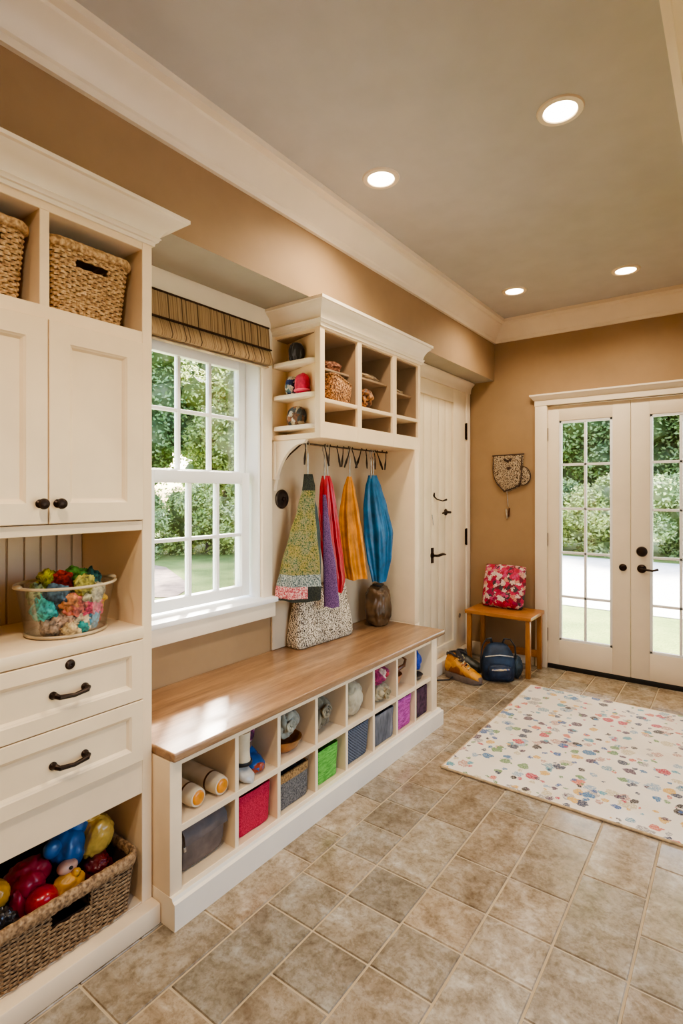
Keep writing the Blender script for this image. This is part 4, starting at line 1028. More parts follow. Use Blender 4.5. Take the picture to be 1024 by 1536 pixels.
RT_ = Vector((.806, .592, 0)); DP = Vector((.592, -.806, 0))     # width axis and front axis of the hanging clothes
def garment(name, label, cat, top, F, u0, rows, mat, depth=0.4, folds=7, amp=0.10, seed=0, rot=0.0, hook=None, n=72, twist=0.4, group='clothes hanging from the rail', parts=True, solid=0.004, dmax=0.06):
    """rows: (height in the picture, left edge, right edge) read off one picture column at distance F, turned into metres here"""
    k = F / 813.0
    rx = Matrix.Rotation(rot, 3, 'Z'); ax = rx @ RT_; bx_ = rx @ DP
    zt = 1.36 + (740 - rows[0][0]) * k
    rings = []; NS = 22
    def ev(v, j):
        for a, b in zip(rows[:-1], rows[1:]):
            if a[0] <= v <= b[0]:
                f = (v - a[0]) / (b[0] - a[0]); f = f * f * (3 - 2 * f) * 0.5 + f * 0.5; return a[j] + (b[j] - a[j]) * f
        return rows[-1][j]
    v0, v1 = rows[0][0], rows[-1][0]
    for i in range(NS + 1):
        v = v0 + (v1 - v0) * i / NS
        l, r = ev(v, 1), ev(v, 2); cx_ = ((l + r) / 2 - u0) * k; hw = max(0.004, (r - l) / 2 * k); z = 1.36 + (740 - v) * k
        hd = min(dmax, max(0.008, hw * depth))
        ring = []
        for q in range(n):
            a = 2 * PI * q / n
            fo = 1 + amp * min(1, 0.35 + i / NS * 0.9) * (math.sin(folds * a + seed + twist * math.sin(i * 0.25)) + 0.5 * math.sin((folds * 2 + 1) * a + seed * 2.3 + i * 0.08))
            fo2 = 1 + (fo - 1) * 2.2
            ca, sa = math.cos(a), math.sin(a)
            p = Vector(top) + ax * (cx_ + hw * ca * (1 + (fo - 1) * 0.35)) + bx_ * (hd * sa * fo2)
            ring.append((p.x, p.y, z + (0.004 * math.sin(3 * a + seed) * i / NS)))
        rings.append(ring)
    # close the hem with a shallow inner fold
    zb = rings[-1]
    cen = Vector((sum(p[0] for p in zb) / n, sum(p[1] for p in zb) / n, sum(p[2] for p in zb) / n))
    rings.append([tuple(Vector(p).lerp(cen, 0.12) + Vector((0, 0, 0.004))) for p in zb])
    rings.append([tuple(Vector(p).lerp(cen, 0.3) + Vector((0, 0, 0.05))) for p in zb])
    root = empty(name, (top[0], top[1], rings[NS][0][2]), label, cat, group)
    MB().loft(rings, True, True, True).build('cloth_body', mat, root, smooth=75)
    if hook:
        mb = MB()
        for dy in hook:
            x, y = top[0], top[1] + dy
            pts = [(x, y, zt - 0.02), (x, y, zt + 0.03), (x, y, ZR - 0.05)]
            mb.tube(pts, 0.004, 8)
            y2 = y
            mb.tube([(x, y, ZR - 0.05), (x - 0.012, y2, ZR - 0.02), (x - 0.01, y2, ZR + 0.006), (x, y2, ZR + 0.0125), (x + 0.009, y2, ZR + 0.004), (x + 0.008, y2, ZR - 0.008)], 0.003, 8)
        mb.build('hanger_hook', M['steel'], root, smooth=60)
    return root
def floral_mat():
    t = NT('floral_print')
    v = t.coord()
    n1 = t.noise(v, 150, 4, 0.75); n2 = t.noise(v, 14, 3)
    c1 = t.ramp(n1.outputs['Fac'], [(0.36, lin((30, 40, 20))), (0.46, lin((84, 100, 46))), (0.52, lin((176, 160, 84))), (0.58, lin((110, 86, 52))), (0.66, lin((200, 190, 140)))])
    c2 = t.ramp(n1.outputs['Fac'], [(0.36, lin((24, 46, 34))), (0.46, lin((66, 106, 62))), (0.55, lin((170, 150, 116))), (0.65, lin((70, 96, 60)))])
    col = t.mix(t.ramp(n2.outputs['Fac'], [(0.42, (0, 0, 0, 1)), (0.58, (1, 1, 1, 1))]), c1, c2)
    tc = t.n('ShaderNodeTexCoord'); sep = t.n('ShaderNodeSeparateXYZ'); t.l(tc.outputs['Object'], sep.inputs[0])
    band1 = t.ramp(n1.outputs['Fac'], [(0.4, lin((50, 62, 70))), (0.5, lin((120, 136, 130))), (0.58, lin((190, 190, 180)))])
    band2 = t.ramp(n1.outputs['Fac'], [(0.4, lin((150, 40, 60))), (0.5, lin((206, 110, 110))), (0.58, lin((226, 196, 186)))])
    dk = t.ramp(n1.outputs['Fac'], [(0.4, lin((26, 32, 28))), (0.6, lin((58, 60, 48)))])
    def step(lo): return t.math('LESS_THAN', sep.outputs['Z'], lo)
    side = t.math('GREATER_THAN', t.math('ADD', t.math('MULTIPLY', sep.outputs['X'], .806), t.math('MULTIPLY', sep.outputs['Y'], .592)), 0.05)
    b2 = t.mix(side, band2, dk)
    col = t.mix(step(-0.185), col, band1); col = t.mix(step(-0.245), col, b2); col = t.mix(step(-0.305), col, dk)
    col = t.mix(t.math('GREATER_THAN', sep.outputs['Z'], 0.24), col, dk)
    t.col(col); t.set(Roughness=0.85); t.bump(n1.outputs['Fac'], 0.5, 0.004)
    return t.m
garment('floral_dress', 'green and cream floral print dress with red and blue hem bands, nearest the window', 'dress', (XRAIL + 0.025, 2.127, 0), 2.75, 456, [(711, 450, 463), (730, 448, 467), (765, 440, 466), (800, 429, 469), (850, 416, 474), (885, 408, 476), (901, 407, 475)], floral_mat(), 0.5, 4, 0.10, 1.0, hook=(0.0,), dmax=0.05)
garment('teal_coat', 'dark teal grey coat hanging just behind the floral dress', 'coat', (XRAIL - 0.03, 2.185, 0), 2.85, 461, [(724, 456, 467), (745, 456, 472), (765, 458, 477), (800, 460, 481), (850, 463, 482), (890, 466, 481)], cloth('teal_grey_wool', (72, 92, 90), 0.85), 0.8, 5, 0.06, 2.0, hook=None)
garment('purple_scarf', 'long purple knitted scarf between the floral dress and the red jacket', 'scarf', (XRAIL + 0.035, 2.235, 0), 2.88, 477, [(742, 477, 482), (765, 477, 485), (800, 477, 489), (850, 478, 497), (908, 479, 502)], speckle('purple_knit', [(0.35, (70, 40, 84)), (0.55, (112, 78, 118)), (0.75, (134, 100, 136))], 260, 0.9, 0.5), 0.5, 3, 0.03, 0.4, hook=None)
garment('red_jacket', 'shiny red jacket hanging between the purple scarf and the orange jacket', 'jacket', (XRAIL - 0.005, 2.315, 0), 2.98, 490, [(714, 484, 496), (728, 481, 501), (760, 479, 506), (800, 480, 511), (845, 486, 516), (868, 492, 518), (886, 496, 514)], sat('red_satin', (196, 18, 40), 0.35, 0.3, 0.2), 0.45, 6, 0.12, 3.3, hook=(-0.012, 0.014))
garment('orange_jacket', 'amber orange jacket hanging between the red and the blue jackets', 'jacket', (XRAIL, 2.53, 0), 3.13, 524, [(715, 520, 527), (735, 514, 532), (770, 509, 538), (800, 509, 543), (840, 512, 548), (867, 517, 551)], sat('amber_cloth', (228, 146, 34), 0.6, 0.3, 0.0), 0.5, 5, 0.17, 5.1, hook=(0.0,))
garment('blue_jacket', 'bright blue padded jacket hanging last on the rail, farthest from the window', 'jacket', (XRAIL, 2.765, 0), 3.28, 557, [(713, 551, 564), (732, 546, 571), (760, 543, 579), (800, 544, 588), (838, 549, 586), (860, 554, 581), (873, 557, 578)], sat('blue_nylon', (24, 108, 158), 0.42, 0.35, 0.1), 0.5, 5, 0.15, 0.7, hook=(-0.012, 0.012))
# speckled tote on the bench
root = empty('speckled_tote', (-1.85, 2.33, 0.551), 'black and cream speckled woven tote standing on the bench below the scarf', 'tote bag')
n = 72; ang = R(-4)
def tote_ring(wx, wy, z, r=0.025):
    out = []
    for p in resample(rrect(wx, wy, r), n):
        x = p[0] * math.cos(ang) - p[1] * math.sin(ang); y = p[0] * math.sin(ang) + p[1] * math.cos(ang)
        out.append((-1.863 + x, 2.345 + y, 0.551 + z + 0.0))
    return out
rings = [tote_ring(0.10, 0.43, 0.0), tote_ring(0.115, 0.445, 0.008), tote_ring(0.115, 0.44, 0.06), tote_ring(0.10, 0.42, 0.14), tote_ring(0.075, 0.40, 0.22), tote_ring(0.055, 0.385, 0.31, 0.02), tote_ring(0.045, 0.375, 0.312, 0.018), tote_ring(0.05, 0.38, 0.22, 0.02), tote_ring(0.08, 0.40, 0.03)]
MB().loft(rings).build('tote_body', speckle('black_cream_weave', [(0.40, (56, 44, 34)), (0.47, (130, 110, 86)), (0.52, (224, 208, 180)), (0.62, (236, 222, 198))], 210, 0.85, 0.6, (1, 1, 0.7)), root, smooth=60)
# brown drawstring pouch resting below the blue jacket
o = bundle('drawstring_pouch', 'brown satin drawstring pouch sitting on the bench under the blue jacket', 'pouch', (-1.80, 2.83, 0.551), (0.075, 0.084, 0.134), sat('brown_satin', (104, 76, 48), 0.38, 0.45, 0.2), 71, amp=0.16, freq=4, ridge=0.05, rfreq=1.5, power=0.8, zflat=-0.115); o.pop('group', None) if 'group' in o else None
MB().tube([(-1.80 + 0.03 * math.cos(a), 2.83 + 0.034 * math.sin(a), 0.551 + 0.245 + 0.003 * math.sin(3 * a)) for a in [2 * PI * k / 26 for k in range(26)]], 0.006, 8, True).build('neck_cord', M['black'], o, smooth=70)
# round black hook rosette on the back panel
root = empty('wall_hook', (-1.936, 2.105, 1.33), 'round black iron wall hook plate with a centre knob beside the window casing', 'wall hook')
MB().lathe([(0.05, 0), (0.05, 0.005), (0.043, 0.009), (0.038, 0.007), (0.026, 0.009), (0.001, 0.01)], (-1.936, 2.105, 1.33), 'X', 36).build('plate', M['iron'], root, smooth=40)
MB().lathe([(0.009, 0), (0.008, 0.006), (0.013, 0.01), (0.012, 0.016), (0.006, 0.019), (0.0005, 0.019)], (-1.927, 2.105, 1.33), 'X', 20).build('knob', M['bronze'], root, smooth=40)

# ------------------------------------------------------------------ plank door in the left wall
XD = -1.85
d1 = empty('door_1', (XD, 3.7, 0)); d1['kind'] = 'structure'
mb = MB(); mb.box(-1.879, XD, 4.04, 4.275, 0.1, 2.2); mb.box(-1.879, XD, 3.08, 3.32, 0.1, 2.2); mb.box(-1.879, XD, 3.32, 4.04, 2.09, 2.2); mb.box(-1.879, XD, 3.32, 4.04, 0.1, 0.185)
mb.build('door_frame', M['plank_white'], d1, bevel=0.004)
mb = MB(); y = 3.32
while y < 4.039:
    y2 = min(4.04, y + 0.12); mb.box(-1.879, XD - 0.016, y + 0.002, y2 - 0.002, 0.185, 2.09); y = y2
mb.build('door_panel', M['plank_white'], d1, bevel=0.003)
mb = MB(); mb.box(-1.879, XD + 0.008, 4.278, 4.355, 0, 2.2); mb.box(-1.879, XD + 0.008, 3.034, 3.077, 0, 2.2)
mb.build('casing', M['white'], d1, bevel=0.003)
rings = []
for a, z in ((0.0, 2.2), (0.004, 2.2), (0.006, 2.23), (0.014, 2.25), (0.03, 2.268), (0.036, 2.272), (0.036, 2.285)):
    rings.append([(-1.879, 3.034, z), (XD + 0.008 + a, 3.034, z), (XD + 0.008 + a, 4.357, z), (-1.879, 4.357, z)])
MB().loft(rings).build('door_cap', M['white'], d1, smooth=25)
mb = MB(); mb.box(-1.879, XD + 0.05, 3.034, 4.3, 0, 0.098); mb.build('door_step', M['white'], d1, bevel=0.004)
for z in (1.878, 0.998):
    mb = MB(); mb.box(XD, XD + 0.004, 4.258, 4.28, z - 0.065, z + 0.065); mb.tube([(XD + 0.007, 4.277, z - 0.07), (XD + 0.007, 4.277, z + 0.07)], 0.007, 10)
    mb.build('hinge', M['bronze'], d1, bevel=0.0)
def lever(y, z, parent, x, dirs=1, L=0.12):
    mb = MB(); mb.lathe([(0.026, 0), (0.026, 0.006), (0.018, 0.012), (0.009, 0.014), (0.009, 0.045), (0.001, 0.046)], (x, y, z), 'X', 24)
    mb.tube([(x + 0.04, y - 0.005 * dirs, z), (x + 0.046, y + 0.02 * dirs, z), (x + 0.044, y + L * 0.6 * dirs, z + 0.004), (x + 0.04, y + L * dirs, z - 0.004)], [0.009, 0.01, 0.0105, 0.006], 10)
    return mb
mb = lever(3.69, 0.893, d1, XD - 0.016, 1, 0.15); mb.box(XD - 0.017, XD - 0.010, 3.672, 3.708, 0.835, 0.95); mb.build('lever_handle', M['bronze'], d1, smooth=40)
lever(3.92, 1.212, d1, XD - 0.016, -1, 0.13).build('latch_lever', M['bronze'], d1, smooth=40)
mb = MB(); mb.lathe([(0.012, 0), (0.012, 0.004), (0.004, 0.008)], (XD - 0.016, 3.72, 1.345), 'X', 16)
mb.tube([(XD - 0.012, 3.72, 1.365), (XD - 0.012, 3.72, 1.335), (XD + 0.0, 3.74, 1.315), (XD + 0.02, 3.80, 1.302), (XD + 0.035, 3.835, 1.312)], [0.006, 0.006, 0.005, 0.005, 0.008], 8)
mb.build('coat_hook', M['bronze'], d1, smooth=60)
mb = MB(); mb.lathe([(0.018, 0), (0.018, 0.004), (0.012, 0.006), (0.001, 0.007)], (XD, 4.15, 0.36), 'X', 20); mb.build('door_stop', M['steel'], d1, smooth=40)
MB().tube([(XD - 0.01, 3.68, 1.2), (XD - 0.004, 3.68, 1.16), (XD - 0.002, 3.685, 1.12)], 0.003, 6).build('key_cord', M['steel'], d1, smooth=60)

# ------------------------------------------------------------------ french doors in the far wall
def cas(name):
    root = empty(name, (-0.63, YF, 0)); root['kind'] = 'structure'
    mb = MB(); yc = YF - 0.022
    mb.box(DX0 - 0.088, DX0 + 0.004, yc, YF + 0.02, 0, 2.045); mb.box(DX1 - 0.004, DX1 + 0.088, yc, YF + 0.02, 0, 2.045)
    mb.build('jamb', M['white'], root, bevel=0.004)
    rings = []
    for a, z in ((0.0, 2.045), (0.002, 2.045), (0.002, 2.085), (0.012, 2.092), (0.02, 2.104), (0.034, 2.12), (0.034, 2.132)):
        rings.append([(DX0 - 0.088 - a, YF, z), (DX1 + 0.088 + a, YF, z), (DX1 + 0.088 + a, yc - a, z), (DX0 - 0.088 - a, yc - a, z)])
    MB().loft(rings).build('header', M['white'], root, smooth=25)
    mb = MB(); mb.box(DX0, DX1, YF + 0.002, YF + 0.17, -0.005, 0.03); mb.build('threshold', M['black'], root, bevel=0.003)
    return root
cas('trim_4')
def leaf(name, x0, x1, sl, sr, locks):
    root = empty(name, ((x0 + x1) / 2, YF + 0.03, 0.032)); root['kind'] = 'structure'
    y0, y1 = YF + 0.008, YF + 0.05; z0, z1 = 0.034, 2.038; gz0, gz1 = 0.225, 1.92
    gx0, gx1 = x0 + sl, x1 - sr
    mb = MB()
    mb.box(x0, gx0, y0, y1, z0, z1); mb.box(gx1, x1, y0, y1, z0, z1); mb.box(gx0, gx1, y0, y1, gz1, z1); mb.box(gx0, gx1, y0, y1, z0, gz0)
    mb.build('door_frame', M['white'], root, bevel=0.002)
    mb = MB()
    e = 0.018
    mb.box(gx0, gx0 + e, y0 + 0.004, y1 - 0.01, gz0, gz1); mb.box(gx1 - e, gx1, y0 + 0.004, y1 - 0.01, gz0, gz1)
    mb.box(gx0, gx1, y0 + 0.004, y1 - 0.01, gz1 - e, gz1); mb.box(gx0, gx1, y0 + 0.004, y1 - 0.01, gz0, gz0 + e)
    xm = (gx0 + gx1) / 2; mb.box(xm - 0.009, xm + 0.009, y0 + 0.008, y1 - 0.014, gz0, gz1)
    for k in range(1, 5):
        z = gz0 + (gz1 - gz0) * k / 5; mb.box(gx0, gx1, y0 + 0.008, y1 - 0.014, z - 0.009, z + 0.009)
    mb.build('muntins', M['sash'], root, bevel=0.002)
    MB().box(gx0, gx1, y0 + 0.018, y0 + 0.022, gz0, gz1).build('pane', M['glass'], root, smooth=0)
    return root, y0
lf, yf = leaf('door_2', DX0 + 0.003, -0.634, 0.085, 0.118, 0)
rt, yf = leaf('door_3', -0.631, DX1 - 0.003, 0.118, 0.085, 1)
MB().lathe([(0.026, 0), (0.026, 0.005), (0.02, 0.01), (0.012, 0.012), (0.01, 0.02), (0.001, 0.021)], (-0.683, yf, 0.823), '-Y', 28).build('lock', M['bronze'], lf, smooth=40)
MB().lathe([(0.036, 0), (0.036, 0.006), (0.03, 0.018), (0.018, 0.022), (0.001, 0.023)], (-0.562, yf, 0.945), '-Y', 28).build('deadbolt', M['bronze'], rt, smooth=40)
mb = MB(); mb.lathe([(0.03, 0), (0.03, 0.006), (0.022, 0.012), (0.01, 0.014), (0.009, 0.04), (0.001, 0.041)], (-0.562, yf, 0.823), '-Y', 28)
mb.build('knob', M['bronze'], rt, smooth=40)
MB().tube([(-0.562, yf - 0.036, 0.823), (-0.53, yf - 0.045, 0.822), (-0.49, yf - 0.045, 0.818), (-0.455, yf - 0.04, 0.83)], [0.008, 0.008, 0.007, 0.009], 10).build('lever', M['bronze'], rt, smooth=60)
for z in (1.82, 1.0, 0.26):
    mb = MB(); mb.tube([(DX0 + 0.001, yf - 0.006, z - 0.05), (DX0 + 0.001, yf - 0.006, z + 0.05)], 0.0065, 10); mb.tube([(DX0 + 0.001, yf - 0.006, z - 0.06), (DX0 + 0.001, yf - 0.006, z - 0.05)], 0.004, 8)
    mb.build('hinge', metal('aged_brass', (120, 96, 70)), lf, smooth=60)

# ------------------------------------------------------------------ stool, cushion, backpack, shoe
st = empty('wooden_stool', (-1.475, 4.14, 0), 'small golden oak stool bench against the far wall beside the french doors', 'stool')
B('seat', M['oak'], st, (-1.735, -1.222, 3.985, 4.325, 0.425, 0.452), 0.004)
for x in (-1.708, -1.252):
    for y in (4.02, 4.30):
        B('leg', M['oak_v'], st, (x - 0.017, x + 0.017, y - 0.017, y + 0.017, 0, 0.426), 0.003)
B('rail', M['oak'], st, (-1.70, -1.26, 4.288, 4.31, 0.085, 0.14), 0.003)
B('rail', M['oak'], st, (-1.70, -1.26, 4.288, 4.31, 0.38, 0.426), 0.003)
def pillow(name, label, c, w, h, th, mat, lean, yaw):
    n = 26; m = Matrix.Rotation(yaw, 3, 'Z') @ Matrix.Rotation(lean, 3, 'X')
    mb = MB(); rings = []
    def pt(i, j, s):
        u = -1 + 2 * i / n; v = -1 + 2 * j / n
        e = max(0, (1 - u ** 4) * (1 - v ** 4)) ** 0.55
        pin = 1 - 0.05 * (1 - abs(u)) * abs(v) - 0.0
        x = u * w / 2 * (1 - 0.06 * (1 - v * v) * abs(u) ** 3 * -1 - 0.05); z = v * h / 2 * (1 - 0.04 * (1 - u * u) * -1 - 0.04)
        wr = 0.006 * noise.noise(Vector((u * 3, v * 3, s * 5)))
        p = m @ Vector((x, s * (th / 2 * e + wr * e), z)); return p
    vs = []; fs = []
    for s in (-1, 1):
        b = len(vs); vs += [pt(i, j, s) for j in range(n + 1) for i in range(n + 1)]
        for j in range(n):
            for i in range(n):
                q = (b + j * (n + 1) + i, b + j * (n + 1) + i + 1, b + (j + 1) * (n + 1) + i + 1, b + (j + 1) * (n + 1) + i); fs.append(q)
    zm = min(v.z for v in vs); vs = [v + Vector((c[0], c[1], c[2] - zm)) for v in vs]
    mb.add(vs, fs); o = mb.build(name, mat, None, smooth=80)
    bm = bmesh.new(); bm.from_mesh(o.data); bmesh.ops.remove_doubles(bm, verts=bm.verts, dist=0.0005); bmesh.ops.recalc_face_normals(bm, faces=bm.faces); bm.to_mesh(o.data); bm.free()
    return o
o = pillow('floral_cushion', 'x', (-1.512, 4.24, 0.4535), 0.345, 0.345, 0.12, patches('pink_floral_print', [(178, 22, 66), (204, 40, 84), (232, 206, 196), (160, 24, 74), (206, 70, 122), (120, 24, 50), (224, 196, 180), (186, 30, 60), (70, 60, 64), (214, 150, 130)], 34, 0.7, 1.6, 120, 0.65), R(-14), R(-3))
tag(o, 'crimson and pink floral print cushion leaning on the wooden stool', 'cushion')
# backpack
bpk = empty('backpack', (-1.43, 3.89, 0), 'navy blue backpack with black straps on the floor in front of the stool', 'backpack')
yaw = R(30); rz = Matrix.Rotation(yaw, 3, 'Z'); bc = Vector((-1.43, 3.885, 0))
def BP(x, y, z): return tuple(bc + rz @ Vector((x, y, z)))
m_navy = sat('navy_nylon', (38, 62, 92), 0.6, 0.5, 0.05); m_strap = cloth('black_strap', (34, 30, 30))
rings = []
for z, wx, wy, oy in ((0.0, .2, .12, 0), (0.01, .225, .14, 0), (0.08, .24, .15, -.004), (0.15, .23, .14, 0), (0.2, .2, .12, .008), (0.24, .15, .085, .016), (0.255, .09, .05, .02)):
    rings.append([BP(p[0], p[1] + oy, z) for p in resample(rrect(wx, wy, min(wx, wy) * .4), 40)])
MB().loft(rings).build('pack_body', m_navy, bpk, smooth=70)
vs, fs = blob_verts((0, 0, 0), (0.085, 0.04, 0.06), amp=0.06, ridge=0.1, seed=3, power=0.7)
MB().add([BP(v.x, v.y - 0.07, v.z + 0.072) for v in vs], fs).build('front_pocket', sat('navy_pocket', (30, 52, 84), 0.55, 0.4), bpk, smooth=80)
MB().tube([BP(-0.06, -0.112, 0.095), BP(0, -0.118, 0.1), BP(0.06, -0.112, 0.104)], [0.006, 0.01, 0.006], 8, flat=0.8).build('pocket_trim', speckle('cream_blue_trim', [(0.4, (60, 100, 170)), (0.55, (210, 190, 150))], 40), bpk, smooth=60)
for s in (-1, 1):
    MB().tube([BP(s * .03, 0.05, 0.22), BP(s * .05, 0.02, 0.29), BP(s * .085, -0.02, 0.295), BP(s * .115, -0.03, 0.25), BP(s * .125, -0.01, 0.16), BP(s * .12, 0.02, 0.06)], 0.011, 8, flat=0.5).build('strap', m_strap, bpk, smooth=60)
MB().tube([BP(-0.1, -0.06, 0.175), BP(0, -0.078, 0.195), BP(0.1, -0.06, 0.18)], 0.005, 8).build('zip', M['steel'], bpk, smooth=60)
vs, fs = blob_verts((0, 0, 0), (0.05, 0.05, 0.085), amp=0.15, ridge=0.2, seed=5)
MB().add([BP(v.x + 0.13, v.y + 0.01, v.z + 0.09) for v in vs], fs).build('side_pocket', sat('dark_teal_nylon', (40, 62, 74), 0.6, 0.4), bpk, smooth=80)
# high yellow shoe
shoe('walking_shoe', 'mustard yellow lace-up walking shoe with a grey sole, by the plank door', 'shoe', (-1.765, 3.735, 0), R(-12), 0.30,
     [(0, .03, .12), (.06, .042, .175), (.2, .045, .182), (.34, .046, .165), (.5, .048, .135), (.7, .05, .1), (.88, .047, .075), (.97, .03, .055), (1, .012, .04)],
     [patches('mustard_leather', [(206, 140, 40), (214, 150, 52), (196, 126, 36), (150, 86, 36), (206, 140, 44)], 16, 0.5, 0.6, 40, 0.8), sat('taupe_sole', (126, 108, 96), 0.6, 0.3, 0), cloth('dark_lining', (46, 34, 30)), patches('lace_cord', [(214, 196, 150), (70, 30, 40)], 60)], (0.03, 0.38), 0.036, 4, tongue=(0.3, 0.5))
o = shoe('walking_shoe', 'dark green grey shoe behind the mustard shoe, against the door step', 'shoe', (-1.79, 3.92, 0), R(8), 0.22,
     [(0, .03, .09), (.1, .042, .14), (.3, .045, .14), (.5, .046, .11), (.7, .048, .085), (.88, .045, .065), (1, .012, .04)],
     [sat('dark_green_leather', (58, 58, 46), 0.5), sat('black_sole', (40, 34, 30), 0.6, 0.2, 0), cloth('dark_lining_b', (36, 30, 28)), M['black']], (0.05, 0.42), 0.025, 0)
o = MB().tube([(-1.60 - .18, 3.56, 0.006), (-1.74, 3.6, 0.006), (-1.70, 3.64, 0.006), (-1.69, 3.67, 0.02)], 0.0045, 8).build('black_cord', M['black'], None, smooth=60); tag(o, 'short black cord lying on the tiles beside the mustard shoe', 'cord')

# ------------------------------------------------------------------ net pouch on the far wall
np_ = empty('wall_pouch', (-1.515, YF, 1.37), 'brown speckled net pouch with a dangling key charm, hung on the tan far wall', 'wall pouch')
m_net = speckle('brown_net', [(0.42, (52, 36, 24)), (0.48, (120, 96, 72)), (0.54, (206, 188, 160)), (0.66, (160, 136, 108))], 150, 0.85, 0.8)
rows_ = [(1.668, -1.642, -1.392), (1.62, -1.64, -1.396), (1.56, -1.645, -1.40), (1.50, -1.636, -1.402), (1.45, -1.618, -1.408), (1.41, -1.585, -1.43), (1.385, -1.56, -1.49), (1.372, -1.545, -1.515)]
rings = []
for z, a, b in rows_:
    n = 24; th = 0.028 * min(1, (z - 1.35) / 0.1)
    rings.append([((a + b) / 2 + (b - a) / 2 * math.cos(q), YF - 0.002 - (th * (0.5 + 0.5 * math.sin(q)) if True else 0), z) for q in [2 * PI * k / n for k in range(n)]])
MB().loft(rings).build('pouch_body', m_net, np_, smooth=70)
m_trimb = cloth('dark_brown_trim', (70, 46, 30), 0.8)
MB().tube([(-1.648, YF - 0.02, 1.668), (-1.52, YF - 0.032, 1.671), (-1.386, YF - 0.02, 1.675)], 0.005, 8).build('top_band', m_trimb, np_, smooth=60)
MB().tube([(-1.402, YF - 0.028, 1.66), (-1.405, YF - 0.03, 1.56), (-1.41, YF - 0.03, 1.46), (-1.43, YF - 0.026, 1.42)], 0.005, 8).build('side_seam', m_trimb, np_, smooth=60)
pl = [(-1.405 + 0.068 * math.cos(a) * (1 if math.cos(a) > 0 else .3), 1.50 + 0.075 * math.sin(a)) for a in [2 * PI * k / 28 for k in range(28)]]
MB().prism(pl, YF - 0.02, YF - 0.002, 'Y').build('side_lobe', m_net, np_, bevel=0.003, smooth=60)
MB().tube([(p[0], YF - 0.02, p[1]) for p in pl], 0.004, 6, True).build('lobe_edge', m_trimb, np_, smooth=60)
MB().tube([(-1.636, YF - 0.015, 1.66), (-1.643, YF - 0.015, 1.56), (-1.63, YF - 0.015, 1.48), (-1.60, YF - 0.018, 1.43), (-1.55, YF - 0.018, 1.376), (-1.47, YF - 0.018, 1.405), (-1.42, YF - 0.02, 1.43)], 0.006, 8).build('bottom_edge', m_trimb, np_, smooth=60)
for (dx, dz) in ((0, 0), (0.02, 0.012), (-0.02, 0.01), (0.0, -0.06), (0.014, -0.055)):
    MB().add(*blob_verts((-1.515 + dx, YF - 0.032, 1.622 + dz), (0.012, 0.006, 0.011), amp=0.3, sub=3)).build('flower', m_trimb, np_, smooth=70)
MB().tube([(-1.53, YF - 0.014, 1.38), (-1.525, YF - 0.012, 1.33), (-1.522, YF - 0.012, 1.28), (-1.518, YF - 0.012, 1.25)], 0.003, 6).build('chain', M['steel'], np_, smooth=60)
mb = MB(); mb.obox((-1.512, YF - 0.012, 1.205), (0.012, 0.006, 0.07), (0, 0.1, 0)); mb.build('key', metal('dark_key', (96, 58, 40), 0.4), np_, bevel=0.002)
mb = MB(); mb.obox((-1.53, YF - 0.014, 1.195), (0.014, 0.006, 0.08), (0, -0.12, 0)); mb.build('key', M['steel'], np_, bevel=0.002)

# ------------------------------------------------------------------ rug
rg = empty('area_rug', (-0.45, 3.17, 0), 'cream rug with scattered coloured blots on the tile floor before the french doors', 'rug')
RX0, RX1, RY0, RY1 = -1.19, 0.28, 2.455, 3.875
MB().box(RX0, RX1, RY0, RY1, 0.001, 0.011).build('rug_pile', M['rug'], rg, bevel=0.004, smooth=50)
mb = MB()
mb.tube([(RX0, RY0, .006), (RX1, RY0, .006)], 0.0062, 8); mb.tube([(RX0, RY1, .006), (RX1, RY1, .006)], 0.0062, 8)
mb.tube([(RX0, RY0, .006), (RX0, RY1, .006)], 0.0062, 8); mb.tube([(RX1, RY0, .006), (RX1, RY1, .006)], 0.0062, 8)
mb.build('binding', M['rug_edge'], rg, smooth=60)

# ------------------------------------------------------------------ garden
def ground():
    t = NT('garden_grass'); v = t.coord()
    n = t.noise(v, 1.2, 5); n2 = t.noise(v, 30, 3)
    c = t.ramp(n.outputs['Fac'], [(0.3, lin((92, 112, 44))), (0.55, lin((128, 142, 68))), (0.75, lin((156, 156, 88)))])
    c = t.mix(0.5, c, t.ramp(n2.outputs['Fac'], [(0.3, (0.5, 0.5, 0.5, 1)), (0.6, (1, 1, 1, 1))]), 'MULTIPLY')
    t.col(c); t.set(Roughness=0.95); t.bump(n2.outputs['Fac'], 0.6, 0.03); return t.m
M['grass'] = ground()
ZG = -0.25
def terrain(name, mat, pts, z, th=0.05):
    return struct(MB().prism(pts, z - th, z, 'Z').build(name, mat, None, smooth=0))
mb = MB(); mb.box(-45, 45, -25, 45, ZG - 0.1, ZG)
struct(mb.build('ground', M['grass'], smooth=0))
struct(MB().box(-3.6, 3.0, 4.7, 7.2, 2.62, 2.74).build('roof_sun_blocker', M['white'], smooth=0))  # unseen roof added to keep direct sun off the rug
for px_ in (-3.4, 2.8): struct(MB().box(px_ - 0.09, px_ + 0.09, 6.95, 7.13, ZG, 2.62).build('wall_blocker_post', M['white'], bevel=0.01))  # posts of the added roof, also out of view
terrain('driveway', paint('pale_concrete', (226, 220, 210), 0.9, 0.05), [(-8.5, 8.4), (8, 7.8), (8, 13.6), (-8.5, 15.0)], ZG + 0.012, 0.011)
terrain('terrace_bounce', paint('pale_bounce_paving', (206, 198, 186), 0.9, 0.06), [(1.05, -8), (12, -8), (12, 6.2), (1.05, 6.2)], ZG + 0.01, 0.009)  # unseen paving added to keep light bounced through the side window neutral
